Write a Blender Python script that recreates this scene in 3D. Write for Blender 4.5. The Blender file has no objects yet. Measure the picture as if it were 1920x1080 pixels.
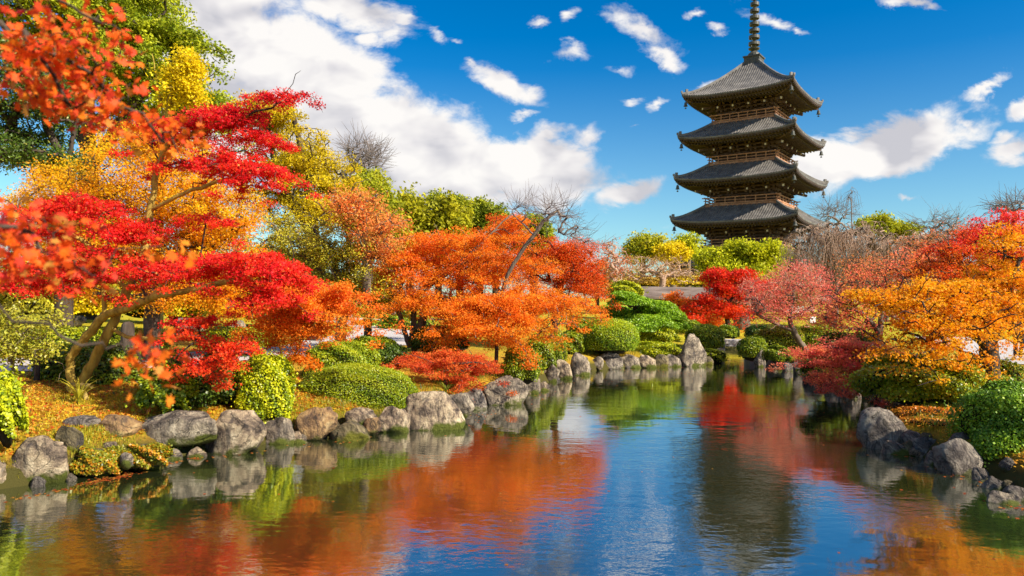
import bpy, bmesh, math, random
import numpy as np
from mathutils import Matrix, Vector

S = bpy.context.scene
COL = S.collection
R = math.radians
rng = np.random.default_rng(11)
random.seed(11)

# ------------------------------------------------------------------ camera
F, HOR, CAMZ, ROLL = 1350.0, 555.0, 2.6, R(0.9)
cam_d = bpy.data.cameras.new("camera")
cam = bpy.data.objects.new("camera", cam_d)
COL.objects.link(cam)
cam.matrix_world = Matrix.Translation((0, 0, CAMZ)) @ Matrix.Rotation(R(90), 4, 'X') @ Matrix.Rotation(ROLL, 4, 'Z')
cam_d.sensor_width = 36.0
cam_d.lens = 36.0 * F / 1920
cam_d.shift_y = (HOR - 540) / 1920
cam_d.clip_start, cam_d.clip_end = 0.1, 5000
cam_d.dof.use_dof = True
cam_d.dof.focus_distance = 17.0
cam_d.dof.aperture_fstop = 2.2
S.camera = cam

# ------------------------------------------------------------------ light
SUN_AZ, SUN_EL = R(-30), R(35)          # azimuth counted from +X towards +Y
SUN = Vector((math.cos(SUN_EL) * math.cos(SUN_AZ), math.cos(SUN_EL) * math.sin(SUN_AZ), math.sin(SUN_EL)))
sl = bpy.data.lights.new("sun", 'SUN')
sl.energy, sl.angle, sl.color = 5.0, R(0.53), (1.0, 0.90, 0.74)
so = bpy.data.objects.new("sun", sl)
COL.objects.link(so)
so.rotation_euler = SUN.to_track_quat('Z', 'Y').to_euler()
so.location = (60, -20, 60)

S.view_settings.view_transform = 'Standard'
S.view_settings.look = 'None'
S.view_settings.exposure = 0.9
S.view_settings.gamma = 1.0
S.cycles.use_denoising = True
S.cycles.max_bounces = 7
S.cycles.diffuse_bounces = 3
S.cycles.glossy_bounces = 3
S.cycles.transmission_bounces = 3
S.cycles.transparent_max_bounces = 4
S.cycles.caustics_reflective = False
S.cycles.caustics_refractive = False


def build_world():
    w = bpy.data.worlds.new("World")
    S.world = w
    w.use_nodes = True
    nt = w.node_tree
    nt.nodes.clear()
    N, L = nt.nodes.new, nt.links.new
    sky = N('ShaderNodeTexSky')
    sky.sky_type = 'NISHITA'
    sky.sun_disc = False
    sky.sun_elevation = SUN_EL
    sky.sun_rotation = math.atan2(SUN.x, SUN.y)
    sky.air_density, sky.dust_density, sky.ozone_density = 1.0, 0.3, 1.6
    hs = N('ShaderNodeHueSaturation')
    L(sky.outputs[0], hs.inputs['Color'])
    tint = N('ShaderNodeMix'); tint.data_type = 'RGBA'; tint.blend_type = 'MULTIPLY'
    tint.inputs[0].default_value = 1.0
    tint.inputs[7].default_value = (0.62, 0.91, 1.0, 1)
    L(hs.outputs[0], tint.inputs[6])
    bg = N('ShaderNodeBackground'); bg.inputs[1].default_value = 0.08
    L(tint.outputs[2], bg.inputs[0])

    def math_(op, a, b=None, c=None):
        n = N('ShaderNodeMath'); n.operation = op
        for i, v in enumerate((a, b, c)):
            if v is None: continue
            if isinstance(v, (int, float)): n.inputs[i].default_value = v
            else: L(v, n.inputs[i])
        return n.outputs[0]
    tc = N('ShaderNodeTexCoord')
    sep = N('ShaderNodeSeparateXYZ'); L(tc.outputs['Generated'], sep.inputs[0])
    sat = N('ShaderNodeMapRange'); sat.inputs['From Min'].default_value = 0.02; sat.inputs['From Max'].default_value = 0.30
    sat.inputs['To Min'].default_value = 0.95; sat.inputs['To Max'].default_value = 1.6
    L(sep.outputs[2], sat.inputs['Value']); L(sat.outputs[0], hs.inputs['Saturation'])
    ay = math_('MAXIMUM', math_('ABSOLUTE', sep.outputs[1]), 0.05)
    a = math_('DIVIDE', sep.outputs[0], ay)
    b = math_('DIVIDE', sep.outputs[2], ay)
    com = N('ShaderNodeCombineXYZ'); L(a, com.inputs[0]); L(b, com.inputs[1])
    base = com.outputs[0]

    def noise(vec, scale, detail, rough, off=(0, 0, 0), sy=1.5):
        m = N('ShaderNodeMapping')
        m.inputs['Location'].default_value = off
        m.inputs['Scale'].default_value = (1, sy, 1)
        L(vec, m.inputs[0])
        n = N('ShaderNodeTexNoise'); n.inputs['Scale'].default_value = scale
        n.inputs['Detail'].default_value = detail; n.inputs['Roughness'].default_value = rough
        n.inputs['Distortion'].default_value = 0.4
        L(m.outputs[0], n.inputs['Vector'])
        return n
    # cloud banks at fixed directions in the sky
    wn = noise(base, 9.0, 8, 0.62, (3.1, 0, 7.7))
    va = N('ShaderNodeVectorMath'); va.operation = 'SUBTRACT'
    L(wn.outputs['Color'], va.inputs[0]); va.inputs[1].default_value = (0.5, 0.5, 0.5)
    vs = N('ShaderNodeVectorMath'); vs.operation = 'SCALE'; vs.inputs[3].default_value = 0.075
    L(va.outputs[0], vs.inputs[0])
    vadd = N('ShaderNodeVectorMath'); vadd.operation = 'ADD'
    L(base, vadd.inputs[0]); L(vs.outputs[0], vadd.inputs[1])
    warped = vadd.outputs[0]
    #  px,  py,  rx,  ry, tilt, amount
    BL = [(880, 122, 46, 18, 25, .85), (985, 165, 60, 22, 10, .8), (975, 215, 60, 16, -8, .72), (1010, 262, 100, 26, -12, .9), (1105, 255, 66, 30, -35, .9), (1055, 36, 34, 18, -20, .85),
          (690, 78, 56, 26, -30, .9), (745, 40, 60, 22, 10, .9), (1215, 98, 66, 26, 25, .95), (1345, 45, 34, 16, 10, .75), (1335, 150, 70, 16, -20, .68), (1500, 48, 40, 14, 15, .72), (1880, 238, 46, 22, -20, .95), (1600, 240, 60, 20, -10, .7),
          (850, 76, 26, 14, 20, .75), (1300, 18, 40, 16, 10, .72), (1240, 118, 56, 22, 35, .85),
          (330, 40, 340, 200, 22, 2.1), (560, 170, 340, 160, 33, 2.1), (760, 275, 280, 140, 28, 2.0),
          (930, 325, 290, 95, 2, 1.9), (1040, 305, 120, 60, -5, 1.5), (640, 300, 250, 140, 10, 1.5), (430, 200, 300, 200, 20, 1.4), (820, 345, 320, 95, 0, 1.9),
          (660, 25, 210, 50, 14, 1.0), (730, 60, 70, 40, -30, 0.81), (1195, 55, 100, 46, 30, 1.2), (1225, 100, 80, 28, 30, 0.91),
          (1060, 102, 60, 28, 5, 0.88), (940, 155, 140, 40, 25, 1.1), (1185, 358, 120, 46, -20, 1.5),
          (1670, 270, 240, 72, -20, 1.8), (1560, 295, 140, 66, 0, 1.6), (1800, 215, 70, 35, 20, 0.98), (1905, 260, 90, 42, -20, 1.1), (1915, 190, 50, 30, 0, 1.17),
          (1840, 155, 80, 22, -30, 0.86), (1690, 2, 90, 22, 5, 1.23), (1150, 128, 60, 20, 0, 0.78),
          (1180, 195, 50, 20, 0, 0.86), (1235, 203, 40, 18, -20, 0.81), (1185, 230, 60, 14, -8, 0.78), (1030, 250, 160, 34, -15, 0.78), (1105, 245, 90, 34, -30, 0.81),
          (1695, 358, 60, 16, 0, 0.78), (1000, 40, 40, 22, 0, 0.81), (1450, 38, 90, 20, 15, 0.75), (820, 70, 50, 20, 20, 0.72),
          (900, -1150, 2600, 780, 0, 2.2), (-1900, -200, 900, 500, 0, 1.8), (3900, -100, 900, 500, 0, 1.8)]  # widest bank overhead lies out of view, added for white fill light
    acc = None
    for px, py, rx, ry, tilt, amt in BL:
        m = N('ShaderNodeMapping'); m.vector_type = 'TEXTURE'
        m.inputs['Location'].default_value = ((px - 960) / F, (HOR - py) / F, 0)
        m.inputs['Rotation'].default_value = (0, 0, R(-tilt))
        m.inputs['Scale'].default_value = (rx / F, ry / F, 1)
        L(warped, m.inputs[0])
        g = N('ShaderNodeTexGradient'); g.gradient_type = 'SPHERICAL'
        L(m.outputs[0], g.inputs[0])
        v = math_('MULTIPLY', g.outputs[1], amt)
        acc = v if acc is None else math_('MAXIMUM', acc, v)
    def billow(off, det, k):
        big = noise(base, 5.2, det, 0.56, off, 1.35)
        small = noise(base, 15.0, det, 0.62, (off[0] + 2.3, off[1] + 1.1, off[2]), 1.6)
        return math_('MULTIPLY_ADD', math_('SUBTRACT', small.outputs[0], 0.5), k, big.outputs[0])
    n1 = billow((0, 0, 0), 11, .70)
    n1s = billow((0, 0, 0), 2.5, .30)
    n2 = billow((-0.03, -0.035, 0), 2.5, .30)
    n3 = noise(base, 3.0, 3, 0.5, (5, 2, 1))
    f = math_('MULTIPLY_ADD', math_('SUBTRACT', n1, 0.5), 1.7, acc)
    mr = N('ShaderNodeMapRange'); mr.interpolation_type = 'SMOOTHSTEP'
    mr.inputs['From Min'].default_value = 0.30; mr.inputs['From Max'].default_value = 0.88
    L(f, mr.inputs['Value'])
    up = N('ShaderNodeMapRange'); up.inputs['From Min'].default_value = -0.02; up.inputs['From Max'].default_value = 0.03
    L(sep.outputs[2], up.inputs['Value'])
    alpha = math_('MULTIPLY', math_('MULTIPLY', mr.outputs[0], up.outputs[0]), 0.97)
    shade = math_('MULTIPLY_ADD', math_('SUBTRACT', n1s, n2), 2.5, math_('MULTIPLY_ADD', math_('SUBTRACT', n3.outputs[0], 0.5), 0.9, 0.5))
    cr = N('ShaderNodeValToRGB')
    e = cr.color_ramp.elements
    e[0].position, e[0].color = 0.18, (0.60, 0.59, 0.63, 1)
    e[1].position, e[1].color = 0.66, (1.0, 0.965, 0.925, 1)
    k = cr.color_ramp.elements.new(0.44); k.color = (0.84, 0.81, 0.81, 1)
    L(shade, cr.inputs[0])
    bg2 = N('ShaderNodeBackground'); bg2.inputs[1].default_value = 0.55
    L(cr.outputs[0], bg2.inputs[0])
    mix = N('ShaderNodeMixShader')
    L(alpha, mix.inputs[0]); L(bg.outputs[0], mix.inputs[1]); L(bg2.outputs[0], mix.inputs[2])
    out = N('ShaderNodeOutputWorld'); L(mix.outputs[0], out.inputs[0])
build_world()


# ------------------------------------------------------------------ helpers: space
def P(px, py, d):
    """photo pixel + depth in metres -> point of the place"""
    u, v = px - 960.0, HOR - py
    c, s = math.cos(ROLL), math.sin(ROLL)
    u0, v0 = u * c - v * s, u * s + v * c
    return np.array([u0 / F * d, d, CAMZ + v0 / F * d])


def GD(px, py, z=0.0):
    u, v = px - 960.0, HOR - py
    v0 = u * math.sin(ROLL) + v * math.cos(ROLL)
    return (z - CAMZ) * F / v0


def G(px, py, z=0.0):
    return P(px, py, GD(px, py, z))


LEFT_SHORE = [(-140, 985), (0, 925), (130, 905), (260, 872), (390, 852), (495, 838), (600, 825), (700, 808), (770, 800), (862, 790),
              (905, 762), (985, 752), (1020, 724), (1075, 706), (1105, 698), (1180, 691), (1240, 688), (1290, 686), (1335, 682)]
INLET = [(1352, 672), (1362, 656), (1402, 656), (1410, 674)]
RIGHT_SHORE = [(1430, 687), (1465, 691), (1520, 703), (1565, 722), (1618, 748), (1640, 770), (1655, 800), (1613, 838), (1690, 848),
               (1757, 878), (1830, 893), (1880, 926), (1940, 950), (2100, 1040)]


def shore_d(px):
    xs = [p[0] for p in LEFT_SHORE]; ds = [GD(*p) for p in LEFT_SHORE]
    return float(np.interp(px, xs, ds))


POLY = np.array([G(*p)[:2] for p in LEFT_SHORE + INLET + RIGHT_SHORE] + [[9.5, 3.0], [8.0, 0.6], [2.5, 0.9], [-3.0, 1.3], [-8.0, 3.4]])


def sdf(x, y):
    """distance to the pond outline, negative inside"""
    x = np.asarray(x, float); y = np.asarray(y, float)
    best = np.full(x.shape, 1e9); inside = np.zeros(x.shape, bool)
    n = len(POLY)
    for i in range(n):
        ax, ay = POLY[i]; bx, by = POLY[(i + 1) % n]
        ex, ey = bx - ax, by - ay
        t = np.clip(((x - ax) * ex + (y - ay) * ey) / (ex * ex + ey * ey), 0, 1)
        best = np.minimum(best, np.hypot(x - ax - t * ex, y - ay - t * ey))
        c = ((ay > y) != (by > y)) & (x < (bx - ax) * (y - ay) / (by - ay + 1e-12) + ax)
        inside ^= c
    return np.where(inside, -best, best)


def hz(x, y):
    s = sdf(x, y)
    x = np.asarray(x, float); y = np.asarray(y, float)
    h = np.interp(s, [-2.0, 0.06, 0.34, 0.80, 2.8, 6.0, 30.0], [-0.9, -0.30, 0.26, 0.50, 0.72, 0.82, 0.9])
    w = np.clip((s - 0.8) / 3, 0, 1)
    return h + w * (0.05 * np.sin(x * 0.9 + 1) * np.cos(y * 0.7) + 0.03 * np.sin(2.3 * x + y * 1.7))


def gz(x, y):
    return float(hz(np.array([x]), np.array([y]))[0])


def on_ground(px, d):
    p = P(px, 600, d)
    return np.array([p[0], d, gz(p[0], d)])


# ------------------------------------------------------------------ helpers: meshes and objects
def np_mesh(name, V, Fc, mat=None, parent=None, smooth=False, col=None, link=True):
    V = np.asarray(V, np.float32).reshape(-1, 3); Fc = np.asarray(Fc, np.int32)
    k = Fc.shape[1]; nf = len(Fc)
    me = bpy.data.meshes.new(name)
    me.vertices.add(len(V)); me.vertices.foreach_set('co', V.ravel())
    me.loops.add(nf * k); me.loops.foreach_set('vertex_index', Fc.ravel())
    me.polygons.add(nf)
    me.polygons.foreach_set('loop_start', np.arange(0, nf * k, k, dtype=np.int32))
    me.polygons.foreach_set('use_smooth', np.full(nf, smooth))
    if col is not None:
        at = me.attributes.new('leafcol', 'FLOAT_COLOR', 'FACE')
        c4 = np.ones((nf, 4), np.float32); c4[:, :3] = col
        at.data.foreach_set('color', c4.ravel())
    me.update(calc_edges=True)
    if mat: me.materials.append(mat)
    o = bpy.data.objects.new(name, me)
    if link: COL.objects.link(o)
    if parent:
        o.parent = parent
        o.matrix_parent_inverse = Matrix.Translation(-Vector(parent.location)) if parent.rotation_euler.z == 0 else Matrix.Identity(4)
    return o


def empty(name, loc, label, cat, group=None, rz=0.0):
    o = bpy.data.objects.new(name, None)
    o.empty_display_size = 0.2
    o.location = loc; o.rotation_euler = (0, 0, rz)
    COL.objects.link(o)
    return tag(o, label, cat, group)


def tag(o, label, cat, group=None, kind=None):
    if label: o['label'] = label
    if cat: o['category'] = cat
    if group: o['group'] = group
    if kind: o['kind'] = kind
    return o


class MB:
    """collects boxes, bars and turned profiles as quads"""
    def __init__(s): s.V = []; s.Q = []; s.n = 0
    def add(s, V, Q):
        s.V.append(np.asarray(V, float)); s.Q.append(np.asarray(Q, int) + s.n); s.n += len(V); return s
    def box(s, c, size, rz=0.0, M=None):
        x, y, z = np.array(size) / 2
        v = np.array([[-x, -y, -z], [x, -y, -z], [x, y, -z], [-x, y, -z], [-x, -y, z], [x, -y, z], [x, y, z], [-x, y, z]])
        if rz:
            cc, ss = math.cos(rz), math.sin(rz)
            v = np.stack([v[:, 0] * cc - v[:, 1] * ss, v[:, 0] * ss + v[:, 1] * cc, v[:, 2]], 1)
        if M is not None: v = v @ np.array(M).T
        return s.add(v + np.array(c), [[0, 3, 2, 1], [4, 5, 6, 7], [0, 1, 5, 4], [1, 2, 6, 5], [2, 3, 7, 6], [3, 0, 4, 7]])
    def bar(s, a, b, w, h=None):
        """square bar between two points"""
        a, b = np.array(a, float), np.array(b, float); h = h or w
        t = b - a; ln = np.linalg.norm(t); t /= ln
        ref = np.array([0, 0, 1.0]) if abs(t[2]) < .95 else np.array([1.0, 0, 0])
        u = np.cross(ref, t); u /= np.linalg.norm(u); v = np.cross(t, u)
        return s.box((a + b) / 2, (ln, w, h), M=np.stack([t, u, v], 1))
    def lathe(s, prof, c=(0, 0, 0), n=16):
        prof = np.array(prof, float); m = len(prof)
        an = np.linspace(0, 2 * math.pi, n, endpoint=False)
        V = np.stack([prof[:, None, 0] * np.cos(an), prof[:, None, 0] * np.sin(an), np.repeat(prof[:, 1:2], n, 1)], 2).reshape(-1, 3)
        Q = []
        for i in range(m - 1):
            for j in range(n):
                Q.append([i * n + j, i * n + (j + 1) % n, (i + 1) * n + (j + 1) % n, (i + 1) * n + j])
        return s.add(V + np.array(c), Q)
    def tube(s, pts, rad, n=7):
        pts = np.asarray(pts, float); rad = np.asarray(rad, float)
        V, Q = tube_geo(pts, rad, n)
        return s.add(V, Q)
    def build(s, name, mat, parent=None, smooth=False):
        return np_mesh(name, np.concatenate(s.V), np.concatenate(s.Q), mat, parent, smooth)


def tube_geo(pts, rad, n):
    m = len(pts)
    t = np.gradient(pts, axis=0); t /= np.linalg.norm(t, axis=1, keepdims=True) + 1e-9
    av = pts[-1] - pts[0]
    ref = np.array([1.0, 0.13, 0.0]) if abs(av[2]) > 0.6 * np.linalg.norm(av) else np.array([0.1, 0.05, 1.0])
    u = np.cross(t, ref); u /= np.linalg.norm(u, axis=1, keepdims=True) + 1e-9
    v = np.cross(t, u)
    an = np.linspace(0, 2 * math.pi, n, endpoint=False)
    V = pts[:, None] + rad[:, None, None] * (u[:, None] * np.cos(an)[None, :, None] + v[:, None] * np.sin(an)[None, :, None])
    i, j = np.meshgrid(np.arange(m - 1), np.arange(n), indexing='ij')
    j2 = (j + 1) % n
    Q = np.stack([i * n + j, (i + 1) * n + j, (i + 1) * n + j2, i * n + j2], 2).reshape(-1, 4)
    return V.reshape(-1, 3), Q


# ------------------------------------------------------------------ materials
def new_mat(name):
    m = bpy.data.materials.new(name); m.use_nodes = True
    nt = m.node_tree
    return m, nt, nt.nodes, nt.links, nt.nodes['Principled BSDF']


def leaf_mat(name, trans=0.4, spec=0.25, rough=0.5):
    m, nt, N, L, B = new_mat(name)
    at = N.new('ShaderNodeAttribute'); at.attribute_name = 'leafcol'
    L.new(at.outputs['Color'], B.inputs['Base Color'])
    B.inputs['Roughness'].default_value = rough
    B.inputs['Specular IOR Level'].default_value = spec
    tr = N.new('ShaderNodeBsdfTranslucent'); L.new(at.outputs['Color'], tr.inputs[0])
    mx = N.new('ShaderNodeMixShader'); mx.inputs[0].default_value = trans
    L.new(B.outputs[0], mx.inputs[1]); L.new(tr.outputs[0], mx.inputs[2])
    L.new(mx.outputs[0], N['Material Output'].inputs[0])
    return m


def noise_mat(name, cols, scale=4.0, detail=6, rough=0.85, bump=0.3, stretch=(1, 1, 1), pos=None, spec=0.2, coord='Object', bscale=None):
    m, nt, N, L, B = new_mat(name)
    tc = N.new('ShaderNodeTexCoord'); mp = N.new('ShaderNodeMapping')
    mp.inputs['Scale'].default_value = stretch
    L.new(tc.outputs[coord], mp.inputs[0])
    n = N.new('ShaderNodeTexNoise'); n.inputs['Scale'].default_value = scale; n.inputs['Detail'].default_value = detail
    n.inputs['Roughness'].default_value = 0.65
    L.new(mp.outputs[0], n.inputs['Vector'])
    cr = N.new('ShaderNodeValToRGB'); el = cr.color_ramp.elements
    k = len(cols); pos = pos or [0.3 + 0.4 * i / max(1, k - 1) for i in range(k)]
    while len(el) < k: el.new(0.5)
    for i, c in enumerate(cols):
        el[i].position = pos[i]; el[i].color = (*c, 1)
    L.new(n.outputs[0], cr.inputs[0]); L.new(cr.outputs[0], B.inputs['Base Color'])
    B.inputs['Roughness'].default_value = rough; B.inputs['Specular IOR Level'].default_value = spec
    if bump:
        b = N.new('ShaderNodeBump'); b.inputs['Strength'].default_value = bump; b.inputs['Distance'].default_value = 0.05
        src = n
        if bscale:
            src = N.new('ShaderNodeTexNoise'); src.inputs['Scale'].default_value = bscale; src.inputs['Detail'].default_value = 8
            L.new(mp.outputs[0], src.inputs['Vector'])
        L.new(src.outputs[0], b.inputs['Height']); L.new(b.outputs[0], B.inputs['Normal'])
    return m


def rock_mat(name, cols, moss=0.5, mosscol=(0.10, 0.115, 0.015)):
    m, nt, N, L, B = new_mat(name)
    tc = N.new('ShaderNodeTexCoord')
    n = N.new('ShaderNodeTexNoise'); n.inputs['Scale'].default_value = 3.2; n.inputs['Detail'].default_value = 9; n.inputs['Roughness'].default_value = .68
    n.inputs['Distortion'].default_value = .6
    L.new(tc.outputs['Object'], n.inputs['Vector'])
    cr = N.new('ShaderNodeValToRGB'); el = cr.color_ramp.elements
    while len(el) < len(cols): el.new(.5)
    for i, c in enumerate(cols):
        el[i].position = .36 + .26 * i / (len(cols) - 1); el[i].color = (*c, 1)
    L.new(n.outputs[0], cr.inputs[0])
    # vertical water stains
    mp = N.new('ShaderNodeMapping'); mp.inputs['Scale'].default_value = (7, 7, 1.2); L.new(tc.outputs['Object'], mp.inputs[0])
    n2 = N.new('ShaderNodeTexNoise'); n2.inputs['Scale'].default_value = 1.4; n2.inputs['Detail'].default_value = 5; L.new(mp.outputs[0], n2.inputs['Vector'])
    r2 = N.new('ShaderNodeMapRange'); r2.inputs[1].default_value = .56; r2.inputs[2].default_value = .70; L.new(n2.outputs[0], r2.inputs[0])
    mx = N.new('ShaderNodeMix'); mx.data_type = 'RGBA'; mx.inputs[7].default_value = (.045, .04, .045, 1)
    f2 = N.new('ShaderNodeMath'); f2.operation = 'MULTIPLY'; f2.inputs[1].default_value = .7; L.new(r2.outputs[0], f2.inputs[0])
    L.new(f2.outputs[0], mx.inputs[0]); L.new(cr.outputs[0], mx.inputs[6])
    # fine dark cracks
    nc = N.new('ShaderNodeTexNoise'); nc.inputs['Scale'].default_value = 2.1; nc.inputs['Detail'].default_value = 6; nc.inputs['Distortion'].default_value = 1.4
    L.new(tc.outputs['Object'], nc.inputs['Vector'])
    c1 = N.new('ShaderNodeMath'); c1.operation = 'SUBTRACT'; c1.inputs[1].default_value = .5; L.new(nc.outputs[0], c1.inputs[0])
    c2 = N.new('ShaderNodeMath'); c2.operation = 'ABSOLUTE'; L.new(c1.outputs[0], c2.inputs[0])
    c3 = N.new('ShaderNodeMapRange'); c3.inputs[1].default_value = .004; c3.inputs[2].default_value = .022; c3.inputs[3].default_value = .75; c3.inputs[4].default_value = 0; L.new(c2.outputs[0], c3.inputs[0])
    mxc = N.new('ShaderNodeMix'); mxc.data_type = 'RGBA'; mxc.inputs[7].default_value = (.03, .025, .02, 1); L.new(c3.outputs[0], mxc.inputs[0]); L.new(mx.outputs[2], mxc.inputs[6])
    mx = mxc
    # moss patches near the waterline
    sp = N.new('ShaderNodeSeparateXYZ'); L.new(tc.outputs['Object'], sp.inputs[0])
    n3 = N.new('ShaderNodeTexNoise'); n3.inputs['Scale'].default_value = 2.6; n3.inputs['Detail'].default_value = 7; L.new(tc.outputs['Object'], n3.inputs['Vector'])
    a = N.new('ShaderNodeMath'); a.operation = 'MULTIPLY_ADD'; a.inputs[1].default_value = -1.0; L.new(sp.outputs[2], a.inputs[0]); L.new(n3.outputs[0], a.inputs[2])
    r3 = N.new('ShaderNodeMapRange'); r3.inputs[1].default_value = .60 - .25 * moss; r3.inputs[2].default_value = .68 - .22 * moss; L.new(a.outputs[0], r3.inputs[0])
    f3 = N.new('ShaderNodeMath'); f3.operation = 'MULTIPLY'; f3.inputs[1].default_value = min(1, .4 + moss); L.new(r3.outputs[0], f3.inputs[0])
    mx2 = N.new('ShaderNodeMix'); mx2.data_type = 'RGBA'; mx2.inputs[7].default_value = (*mosscol, 1)
    L.new(f3.outputs[0], mx2.inputs[0]); L.new(mx.outputs[2], mx2.inputs[6])
    L.new(mx2.outputs[2], B.inputs['Base Color'])
    B.inputs['Roughness'].default_value = .8; B.inputs['Specular IOR Level'].default_value = .25
    nb = N.new('ShaderNodeTexNoise'); nb.inputs['Scale'].default_value = 9; nb.inputs['Detail'].default_value = 10; nb.inputs['Roughness'].default_value = .7
    L.new(tc.outputs['Object'], nb.inputs['Vector'])
    b = N.new('ShaderNodeBump'); b.inputs['Strength'].default_value = 1.0; b.inputs['Distance'].default_value = .12
    L.new(nb.outputs[0], b.inputs['Height']); L.new(b.outputs[0], B.inputs['Normal'])
    return m


M_LEAF = leaf_mat('autumn_leaf', 0.45, 0.2, 0.55)
M_GREEN = leaf_mat('green_leaf', 0.28, 0.35, 0.42)
M_FAR = leaf_mat('distant_leaf', 0.35, 0.15, 0.6)
M_BARK = noise_mat('grey_bark', [(.06, .045, .035), (.15, .115, .085), (.26, .21, .16)], 6, 8, .9, .6, (1, 1, .25))
M_BARKDK = noise_mat('dark_bark', [(.025, .018, .014), (.06, .043, .032), (.11, .085, .065)], 6, 8, .9, .6, (1, 1, .3))
M_BARKYEL = noise_mat('sunlit_yellow_bark', [(.16, .10, .02), (.40, .27, .05), (.60, .43, .09)], 7, 8, .85, .5, (1, 1, .3))  # yellow glow of sun on the trunks is put into the bark colour
M_TWIG = noise_mat('twig_bark', [(.30, .19, .13), (.52, .36, .26)], 5, 3, .9, 0)
M_TWIGGREY = noise_mat('grey_twig_bark', [(.14, .115, .11), (.26, .22, .21)], 5, 3, .9, 0)
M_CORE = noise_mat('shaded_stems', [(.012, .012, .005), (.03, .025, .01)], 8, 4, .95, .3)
ROCK_TAN = rock_mat('tan_rock', [(.045, .034, .03), (.21, .155, .11), (.46, .35, .225), (.64, .52, .35)], .65)
ROCK_GREY = rock_mat('grey_rock', [(.045, .037, .034), (.17, .138, .11), (.35, .285, .205), (.54, .455, .33)], .6)
ROCK_BROWN = rock_mat('brown_rock', [(.08, .05, .035), (.24, .145, .075), (.40, .25, .11), (.54, .39, .2)], .35)
ROCK_DARK = rock_mat('dark_rock', [(.05, .041, .038), (.155, .128, .11), (.28, .24, .195), (.43, .37, .29)], .35)
ROCK_MOSS = rock_mat('mossy_rock', [(.05, .042, .025), (.17, .135, .07), (.34, .27, .15)], .75, (.13, .125, .012))


# ------------------------------------------------------------------ ground, water, paths
def spaced(fine, far):
    lo, hi, st = fine
    core = list(np.arange(lo, hi + st / 2, st))
    a, s, left = lo, st, []
    while a > -far: s *= 1.18; a -= s; left.append(a)
    a, s, right = hi, st, []
    while a < far: s *= 1.18; a += s; right.append(a)
    return np.array(left[::-1] + core + right)


def grid_mesh(name, xs, ys, zf, mat):
    X, Y = np.meshgrid(xs, ys)
    Z = zf(X, Y)
    V = np.stack([X, Y, Z], 2).reshape(-1, 3)
    i, j = np.meshgrid(np.arange(len(ys) - 1), np.arange(len(xs) - 1), indexing='ij')
    w = len(xs)
    Q = np.stack([i * w + j, i * w + j + 1, (i + 1) * w + j + 1, (i + 1) * w + j], 2).reshape(-1, 4)
    return np_mesh(name, V, Q, mat, smooth=True)


def ground_mat():
    m, nt, N, L, B = new_mat('grass_and_leaf_litter')
    tc = N.new('ShaderNodeTexCoord')
    def nz(scale, detail=6, r=.65):
        n = N.new('ShaderNodeTexNoise'); n.inputs['Scale'].default_value = scale; n.inputs['Detail'].default_value = detail; n.inputs['Roughness'].default_value = r
        L.new(tc.outputs['Object'], n.inputs['Vector']); return n
    def ramp(src, stops):
        cr = N.new('ShaderNodeValToRGB'); el = cr.color_ramp.elements
        while len(el) < len(stops): el.new(.5)
        for i, (p, c) in enumerate(stops): el[i].position = p; el[i].color = (*c, 1)
        L.new(src, cr.inputs[0]); return cr
    g = ramp(nz(9, 10, .8).outputs[0], [(.3, (.13, .13, .010)), (.5, (.36, .28, .02)), (.68, (.58, .40, .03))])
    l = ramp(nz(22, 10, .8).outputs[0], [(.3, (.10, .035, .012)), (.45, (.36, .15, .02)), (.58, (.62, .36, .03)), (.72, (.72, .54, .05))])
    k = N.new('ShaderNodeMapRange'); k.inputs[1].default_value = .40; k.inputs[2].default_value = .58
    L.new(nz(.55, 6, .7).outputs[0], k.inputs[0])
    mx = N.new('ShaderNodeMix'); mx.data_type = 'RGBA'
    L.new(k.outputs[0], mx.inputs[0]); L.new(g.outputs[0], mx.inputs[6]); L.new(l.outputs[0], mx.inputs[7])
    sp = N.new('ShaderNodeSeparateXYZ'); L.new(tc.outputs['Object'], sp.inputs[0])
    far = N.new('ShaderNodeMapRange'); far.inputs[1].default_value = 24; far.inputs[2].default_value = 36; L.new(sp.outputs[1], far.inputs[0])
    lawn = ramp(nz(3, 10, .8).outputs[0], [(.3, (.22, .22, .012)), (.5, (.42, .36, .02)), (.68, (.62, .46, .03))])
    mf = N.new('ShaderNodeMix'); mf.data_type = 'RGBA'; L.new(far.outputs[0], mf.inputs[0]); L.new(mx.outputs[2], mf.inputs[6]); L.new(lawn.outputs[0], mf.inputs[7])
    mud = N.new('ShaderNodeMapRange'); mud.inputs[1].default_value = .22; mud.inputs[2].default_value = .42; L.new(sp.outputs[2], mud.inputs[0])
    mm = N.new('ShaderNodeMix'); mm.data_type = 'RGBA'; mm.inputs[6].default_value = (.075, .066, .018, 1); L.new(mud.outputs[0], mm.inputs[0]); L.new(mf.outputs[2], mm.inputs[7])
    L.new(mm.outputs[2], B.inputs['Base Color'])
    B.inputs['Roughness'].default_value = .95; B.inputs['Specular IOR Level'].default_value = .1
    b = N.new('ShaderNodeBump'); b.inputs['Strength'].default_value = .8; b.inputs['Distance'].default_value = .06
    L.new(nz(18, 10, .8).outputs[0], b.inputs['Height']); L.new(b.outputs[0], B.inputs['Normal'])
    return m


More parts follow.
